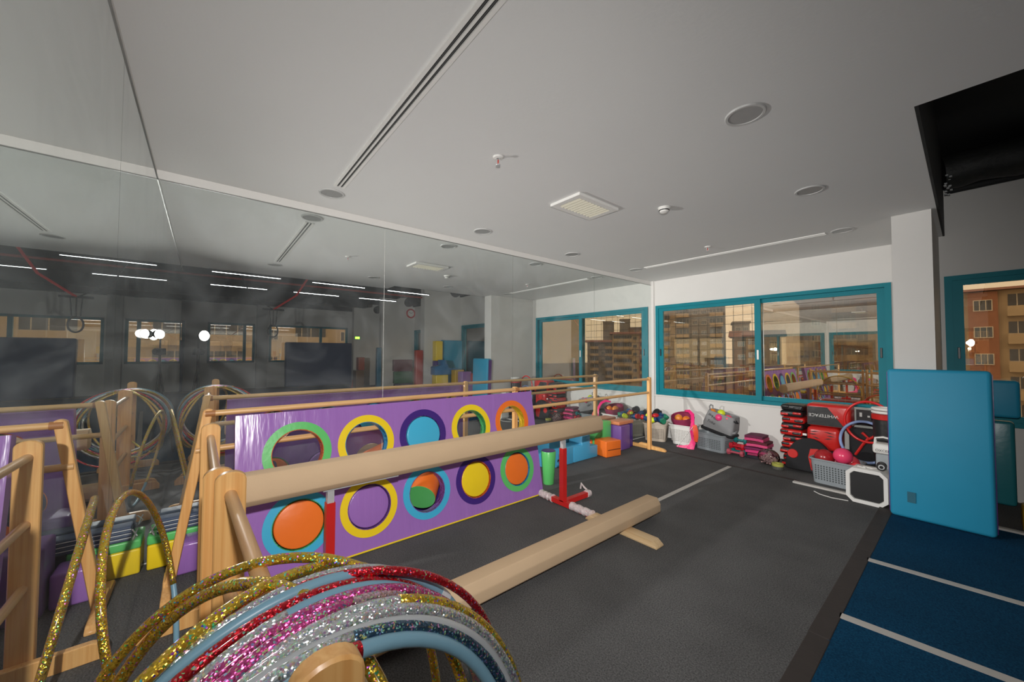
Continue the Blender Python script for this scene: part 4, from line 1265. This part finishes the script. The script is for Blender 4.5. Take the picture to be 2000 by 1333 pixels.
# wall clock on the third pillar
ck = thing('wall_clock', (9.81, 5.9, 2.6), 'round wall clock with red and black rim high on the third pillar', 'clock')
obj('clock_face', T([(9.829, 6.3, 2.92), (9.815, 6.3, 2.92)], .14, 28), plastic_w, ck, True)
obj('clock_rim', T([Vector((9.812, 6.3 + .155 * math.cos(2 * PI * k / 36), 2.92 + .155 * math.sin(2 * PI * k / 36))) for k in range(36)], .028, 8, True), red_v, ck, 'all')
for a in (.5, 2.4):
    obj('clock_hand', T([(9.811, 6.3, 2.92), (9.811, 6.3 + .09 * math.cos(a), 2.92 + .09 * math.sin(a))], .006, 6), plastic_b, ck)
ex = thing('exit_sign', (13.08, 5.3, 2.05), 'small lit green exit sign on the last pillar', 'exit sign')
obj('sign_case', B(13.06, 13.098, 5.24, 5.44, 2.0, 2.12), plastic_b, ex)
obj('sign_light', B(13.055, 13.06, 5.25, 5.43, 2.01, 2.11), emit('exit_green', (.25, .9, .05), 3.0), ex)
# hanging punch bag rig
hg = thing('hanging_hook', (6.0, 1.42, 1.8), 'black hanging ring and hook held by red and black straps', 'hook')
obj('ring', T([Vector((6.0, 1.42 + .09 * math.cos(2 * PI * k / 28), 1.90 + .13 * math.sin(2 * PI * k / 28))) for k in range(28)], .014, 8, True), plastic_b, hg, 'all')
for k in range(3):
    obj('chain', T([(6.0, 1.42 + .05 * (k - 1), 2.03), (6.0, 1.42 + .07 * (k - 1), 2.36)], .009, 6), plastic_b, hg)
obj('bracket', T([(6.0, 1.22, 2.37), (6.0, 1.62, 2.37)], .02, 8), plastic_b, hg)
obj('red_strap', T([(6.0, 1.42, 2.37), (6.0, 1.85, 2.72), (6.0, 2.3, 3.56)], .022, 6), red_v, hg)
obj('black_strap', T([(6.0, 1.42, 2.36), (6.0, 1.0, 2.66), (6.0, .6, 3.56)], .012, 6), plastic_b, hg)
# sprinkler pipe and LED battens under the black slab
rpp = thing('sprinkler_pipe', (6.6, 1, 3.06), 'long red sprinkler pipe hung under the black ceiling', 'pipe')
obj('pipe', T([(6.6, -4.0, 3.06), (6.6, 6.3, 3.06)], .024, 10), M('pipe_red', (.30, .045, .03), .4), rpp, True)
for y in (-2.5, -.5, 1.5, 3.5, 5.3):
    obj('pipe_hanger', T([(6.6, y, 3.08), (6.6, y, 3.56)], .006, 6), plastic_b, rpp)
led = emit('led_white', (.95, .97, 1.0), 12)
n_ = 0
for x, z, row in ((4.72, 2.845, 'first'), (6.75, 2.90, 'second')):
    for y0, lb in ((-2.75, 'fifth'), (-1.24, 'fourth'), (.33, 'third'), (1.9, 'second'), (3.43, 'first')):
        o = thing('led_batten', (x, y0 + .52, z), 'slim LED batten, %s from the window wall in the %s row under black ceiling' % (lb, row), 'lamp', 'LED battens under the black ceiling')
        obj('housing', B(x - .012, x + .012, y0, y0 + 1.06, z, z + .025), plastic_b, o)
        obj('tube', T([(x, y0 + .02, z - .003), (x, y0 + 1.04, z - .003)], .003, 8), led, o)
        for q in (.15, .9):
            obj('wire', T([(x, y0 + q, z + .03), (x, y0 + q, ZS + .01)], .002, 5), plastic_b, o)

# ------------------------------------------------------------------ photographer's tripod, camera body and flash (they show in the mirrors), and an added corner lamp
fh = Vector((fw.x, fw.y, 0)).normalized()
tr_ = thing('camera_tripod', (CAM.x, CAM.y, 0), 'black camera on a narrow tripod in front of the corner mirrors', 'tripod')
cb_ = CAM - fh * .115
bm = RB(-.065, .065, -.03, .03, -.05, .045, .01, 2)
ang_ = math.atan2(fh.y, fh.x) - PI / 2
obj('camera_body', XF(bm, Matrix.Translation(cb_) @ Matrix.Rotation(ang_, 4, 'Z')), plastic_b, tr_, True)
obj('lens_barrel', T([CAM - fh * .09, CAM - fh * .03], .034, 20), plastic_b, tr_, True)
obj('column', T([cb_ - Vector((0, 0, .05)), Vector((cb_.x, cb_.y, .75))], .016, 12), plastic_b, tr_, True)
for a in (25, 155, 270):
    dx, dy = .20 * math.cos(R(a)), .17 * math.sin(R(a))
    if cb_.y + dy < .03:
        dy = .03 - cb_.y
    obj('tripod_leg', T([(cb_.x, cb_.y, 1.22), (cb_.x + dx * .5, cb_.y + dy * .5, .60), (cb_.x + dx, cb_.y + dy, .014)], [.014, .012, .010], 10), plastic_b, tr_, True)
fu = thing('flash_unit', cb_ + Vector((0, 0, .05)), 'camera flash head raised on a short post above the camera', 'flash')
obj('flash_post', T([cb_ + Vector((0, 0, .046)), cb_ + Vector((0, 0, .20))], .010, 10), plastic_b, fu, True)
bm = RB(-.04, .04, -.04, .04, -.026, .026, .006, 2)
fc = Vector((FLASH.x, FLASH.y, FLASH.z)) - fh * .085
obj('flash_head', XF(bm, Matrix.Translation(fc) @ Matrix.Rotation(ang_, 4, 'Z')), plastic_b, fu, True)
glow = emit('flash_glow', (1, .98, .95), 7)
obj('flash_window', T([fc + fh * .041, fc + fh * .049], [.075, .07], 28), glow, fu, True)
obj('flash_dish', T([fc + fh * .02, fc + fh * .0405], [.045, .08], 28), plastic_w, fu, True)
cf = thing('flash_unit', (CORNER.x, CORNER.y, 1.54), 'small added lamp in the mirror corner standing in for reflected flash light', 'flash')  # body of the added corner lamp; only a reflected burst belongs here
obj('flash_head', T([CORNER - Vector((.004, .004, 0)), CORNER + Vector((.012, .012, 0))], .026, 20), plastic_b, cf, True)
obj('flash_window', T([CORNER + Vector((.0125, .0125, 0)), CORNER + Vector((.018, .018, 0))], [.030, .028], 24), glow, cf, True)

# ------------------------------------------------------------------ outside
ground = M('outside_ground', (.16, .13, .10), .95, 0, .4, .05)
struct('ground', B(-260, 330, 9, 520, -12.3, -12), ground)
brick = M('brick_red', (.36, .165, .095), .9, 0, .2, 3)
brick2 = M('brick_brown', (.24, .15, .09), .9, 0, .2, 2)
stucco = M('stucco_beige', (.50, .39, .25), .9, 0, .15, 2)
stucco2 = M('stucco_grey', (.25, .22, .19), .9, 0, .2, 1.5)
rooft = M('roof_tile', (.22, .085, .055), .9, 0, .25, 6)
paneo = M('outside_pane', (.06, .06, .065), .25, 0, .5, 4)
wframe = M('outside_frame', (.66, .60, .50), .7)

def unit_mesh(name, mat, *bx):
    bm = bmesh.new()
    for b_ in bx:
        box(bm, *b_)
    me = bpy.data.meshes.new(name)
    bmesh.ops.recalc_face_normals(bm, faces=bm.faces)
    bm.to_mesh(me); bm.free()
    me.materials.append(mat)
    return me
# shared meshes: facade faces -y, local origin at the window's bottom centre on the facade plane
WF = unit_mesh('window_frame_mesh', wframe, (-.72, -.64, -.10, .02, 0, 1.25), (.64, .72, -.10, .02, 0, 1.25), (-.64, .64, -.10, .02, 0, .08), (-.64, .64, -.10, .02, 1.17, 1.25), (-.27, -.20, -.09, .02, .08, 1.17), (.20, .27, -.09, .02, .08, 1.17))
WP = unit_mesh('window_pane_mesh', paneo, (-.64, .64, -.03, -.01, .08, 1.17))
BW = unit_mesh('balcony_mesh', stucco, (-1.7, 1.7, -1.0, 0, -.15, .0), (-1.7, 1.7, -1.0, -.92, 0, .95))
BP = unit_mesh('balcony_glass_mesh', paneo, (-1.6, 1.6, -.04, -.01, .95, 2.3))
BF = unit_mesh('balcony_frame_mesh', wframe, (-1.6, 1.6, -.06, -.041, .95, 1.02), (-.04, .04, -.06, -.041, 1.0, 2.3), (-1.0, -.93, -.06, -.041, 1.0, 2.3), (.93, 1.0, -.06, -.041, 1.0, 2.3))
def child(name, me, parent, loc, scale=(1, 1, 1), sub=False):
    o = bpy.data.objects.new(name, me)
    C.objects.link(o)
    o.parent = parent
    o.location = loc
    o.scale = scale
    return o
def building(cx, cy, face, wd, dp_, ztop, mats, cols, label, fl=3.0, roof=True, rh=1.6, zb=-12, nfl=None, sw=1.0, name='apartment_block'):
    """face: azimuth (deg) of the facade normal; cols: list of (u, kind)"""
    e = bpy.data.objects.new(name, None)
    C.objects.link(e)
    e.location = (cx, cy, zb)
    e.rotation_euler = (0, 0, R(face + 90))
    tag(e, label, 'building', 'apartment blocks outside the windows')
    H = ztop - zb
    def part(nm, bm, mt):
        me = bpy.data.meshes.new(nm)
        bmesh.ops.recalc_face_normals(bm, faces=bm.faces)
        bm.to_mesh(me); bm.free()
        me.materials.append(mt)
        return child(nm, me, e, (0, 0, 0))
    part('wall', B(-wd / 2, wd / 2, 0, dp_, 0, H), mats[0])
    if roof:
        part('roof', prism([(-1.0, H), (dp_ + 1, H), (dp_ / 2, H + rh)], 'x', -wd / 2 - 1, wd / 2 + 1), rooft)
    else:
        part('roof', B(-wd / 2 - .3, wd / 2 + .3, -.3, dp_ + .3, H, H + .5), mats[1])
    nfl = nfl or int(H / fl)
    for u, kind, wcol in cols:
        if wcol is not None:
            part('bay', B(u - wcol[0], u + wcol[0], -wcol[1], 0, 0, H - .1), wcol[2])
        off = -(wcol[1] if wcol is not None else 0)
        for k in range(nfl):
            z = H - (k + 1) * fl + .75
            if z < 2:
                break
            if kind == 'w':
                o = child('window', WF, e, (u, off, z), (sw, 1, 1))
                child('pane', WP, o, (0, 0, 0))
            elif kind == 'b':
                o = child('balcony', BW, e, (u, off, z - .55), (sw, 1, 1))
                o2 = child('glazing', BP, o, (0, 0, 0))
                child('glazing_frame', BF, o, (0, 0, 0))
    return e
bay = (1.05, .5, brick)
wn = 'w'
# red brick block straight out of the second window
building(6.2, 68, 270, 22, 10, 8.5, (stucco, stucco), [(-1.5, wn, bay), (1.75, 'b', None), (-3.55, wn, None), (5.2, wn, bay), (8.4, 'b', None), (-7.0, 'b', None)], 'red brick and beige apartment block with tiled roof seen through the second window', rh=.9, sw=.95)
# blocks seen through the first window by way of the mirror wall
building(94.5, 129, 233, 11, 9, 6.0, (stucco2, stucco2), [(-3.6, 'b', None), (-.9, wn, None), (2.6, 'b', None)], 'grey beige flats with glazed balconies reflected in the mirror wall', rh=1.0)
building(76.5, 124, 233, 13.5, 9, 8.6, (stucco, stucco2), [(-4.6, 'b', (1.9, .3, M('stucco_rose', (.42, .19, .13), .9))), (-1.2, wn, None), (1.6, 'b', None), (4.9, 'b', None)], 'rose and beige flats with balconies beside the grey ones', rh=1.0)
building(176, 246, 234, 8.5, 9, 26, (stucco2, stucco2), [(-2.4, wn, None), (.0, wn, None), (2.4, wn, None)], 'tall slim tower far behind the reflected grey flats', roof=False)
building(163, 249, 234, 7.5, 9, 27, (stucco2, stucco2), [(-2, wn, None), (2, wn, None)], 'second slim tower far behind the reflected rose flats', roof=False)
building(133, 221, 234, 14, 10, 18, (brick2, stucco2), [(-5, wn, None), (-1.5, 'b', None), (3, wn, None)], 'wide brown block behind the rose flats', roof=False)
# seen directly through the first window
building(-46.0, 112, 293, 13, 10, 42, (stucco2, stucco2), [(-4.6, 'b', None), (-1.3, wn, None), (1.0, wn, None), (4.2, 'b', None)], 'very tall grey tower seen through the first window', roof=False)
building(-34.2, 109.5, 293, 3.6, 8, 9.4, (stucco2, stucco2), [(-.8, wn, None), (.9, wn, None)], 'slim grey wing standing beside the tall tower', roof=False, sw=.8)
building(-26.5, 96, 288, 9, 8, 5.2, (brick2, stucco), [(-3, wn, None), (0, 'b', None), (3, wn, None)], 'low brown block at the foot of the grey tower')
building(-9, 92, 278, 17, 8, 12, (brick2, stucco), [(-6, wn, None), (-2, 'b', None), (2, wn, None), (6, 'b', None)], 'brown block between the grey tower and the red brick block')
building(-68, 122, 300, 20, 8, 18, (stucco, stucco2), [(-7, wn, None), (-3, 'b', None), (1, wn, None), (5, 'b', None)], 'beige block beyond the tower towards the mirror side')
# outside the far wall
building(46, 5, 180, 26, 10, 11, (stucco, stucco2), [(-9, 'w', None), (-5, 'b', None), (-1, 'w', None), (3, 'b', None), (7, 'w', None), (10, 'w', None)], 'beige block standing outside the far hall windows')
struct('ground.001', B(15.2, 200, -120, 9, -12.3, -12), ground)
# safety net outside the first window
nb_ = bmesh.new()
netm = M('net_cord', (.03, .025, .02), .8)
xx = .0
k = 0
while xx < 1.75:
    ring_tube(nb_, [(xx + .008 * math.sin(k), L + .32, SZ - .1), (xx, L + .32, 1.5), (xx + .01 * math.cos(k * 2), L + .32, WZ + .2)], .0032, 4)
    xx += .135; k += 1
zz = 1.25
while zz < WZ + .15:
    ring_tube(nb_, [(0.0, L + .32, zz), (.9, L + .325, zz - .012), (1.76, L + .32, zz)], .0032, 4)
    zz += .135
nt_ = thing('safety_net', (.9, L + .32, 1.5), 'black square-mesh safety net stretched outside the first window', 'net')
obj('net_mesh', nb_, netm, nt_)
for q in ((0.0, 2.4), (1.72, 2.4), (0.0, .66), (1.72, .66)):
    obj('net_bracket', T([(q[0], L + .143, q[1]), (q[0], L + .325, q[1])], .008, 6), netm, nt_)
for q in (2.4, .66):
    obj('net_cable', T([(0.0, L + .322, q), (1.76, L + .322, q)], .005, 6), netm, nt_)
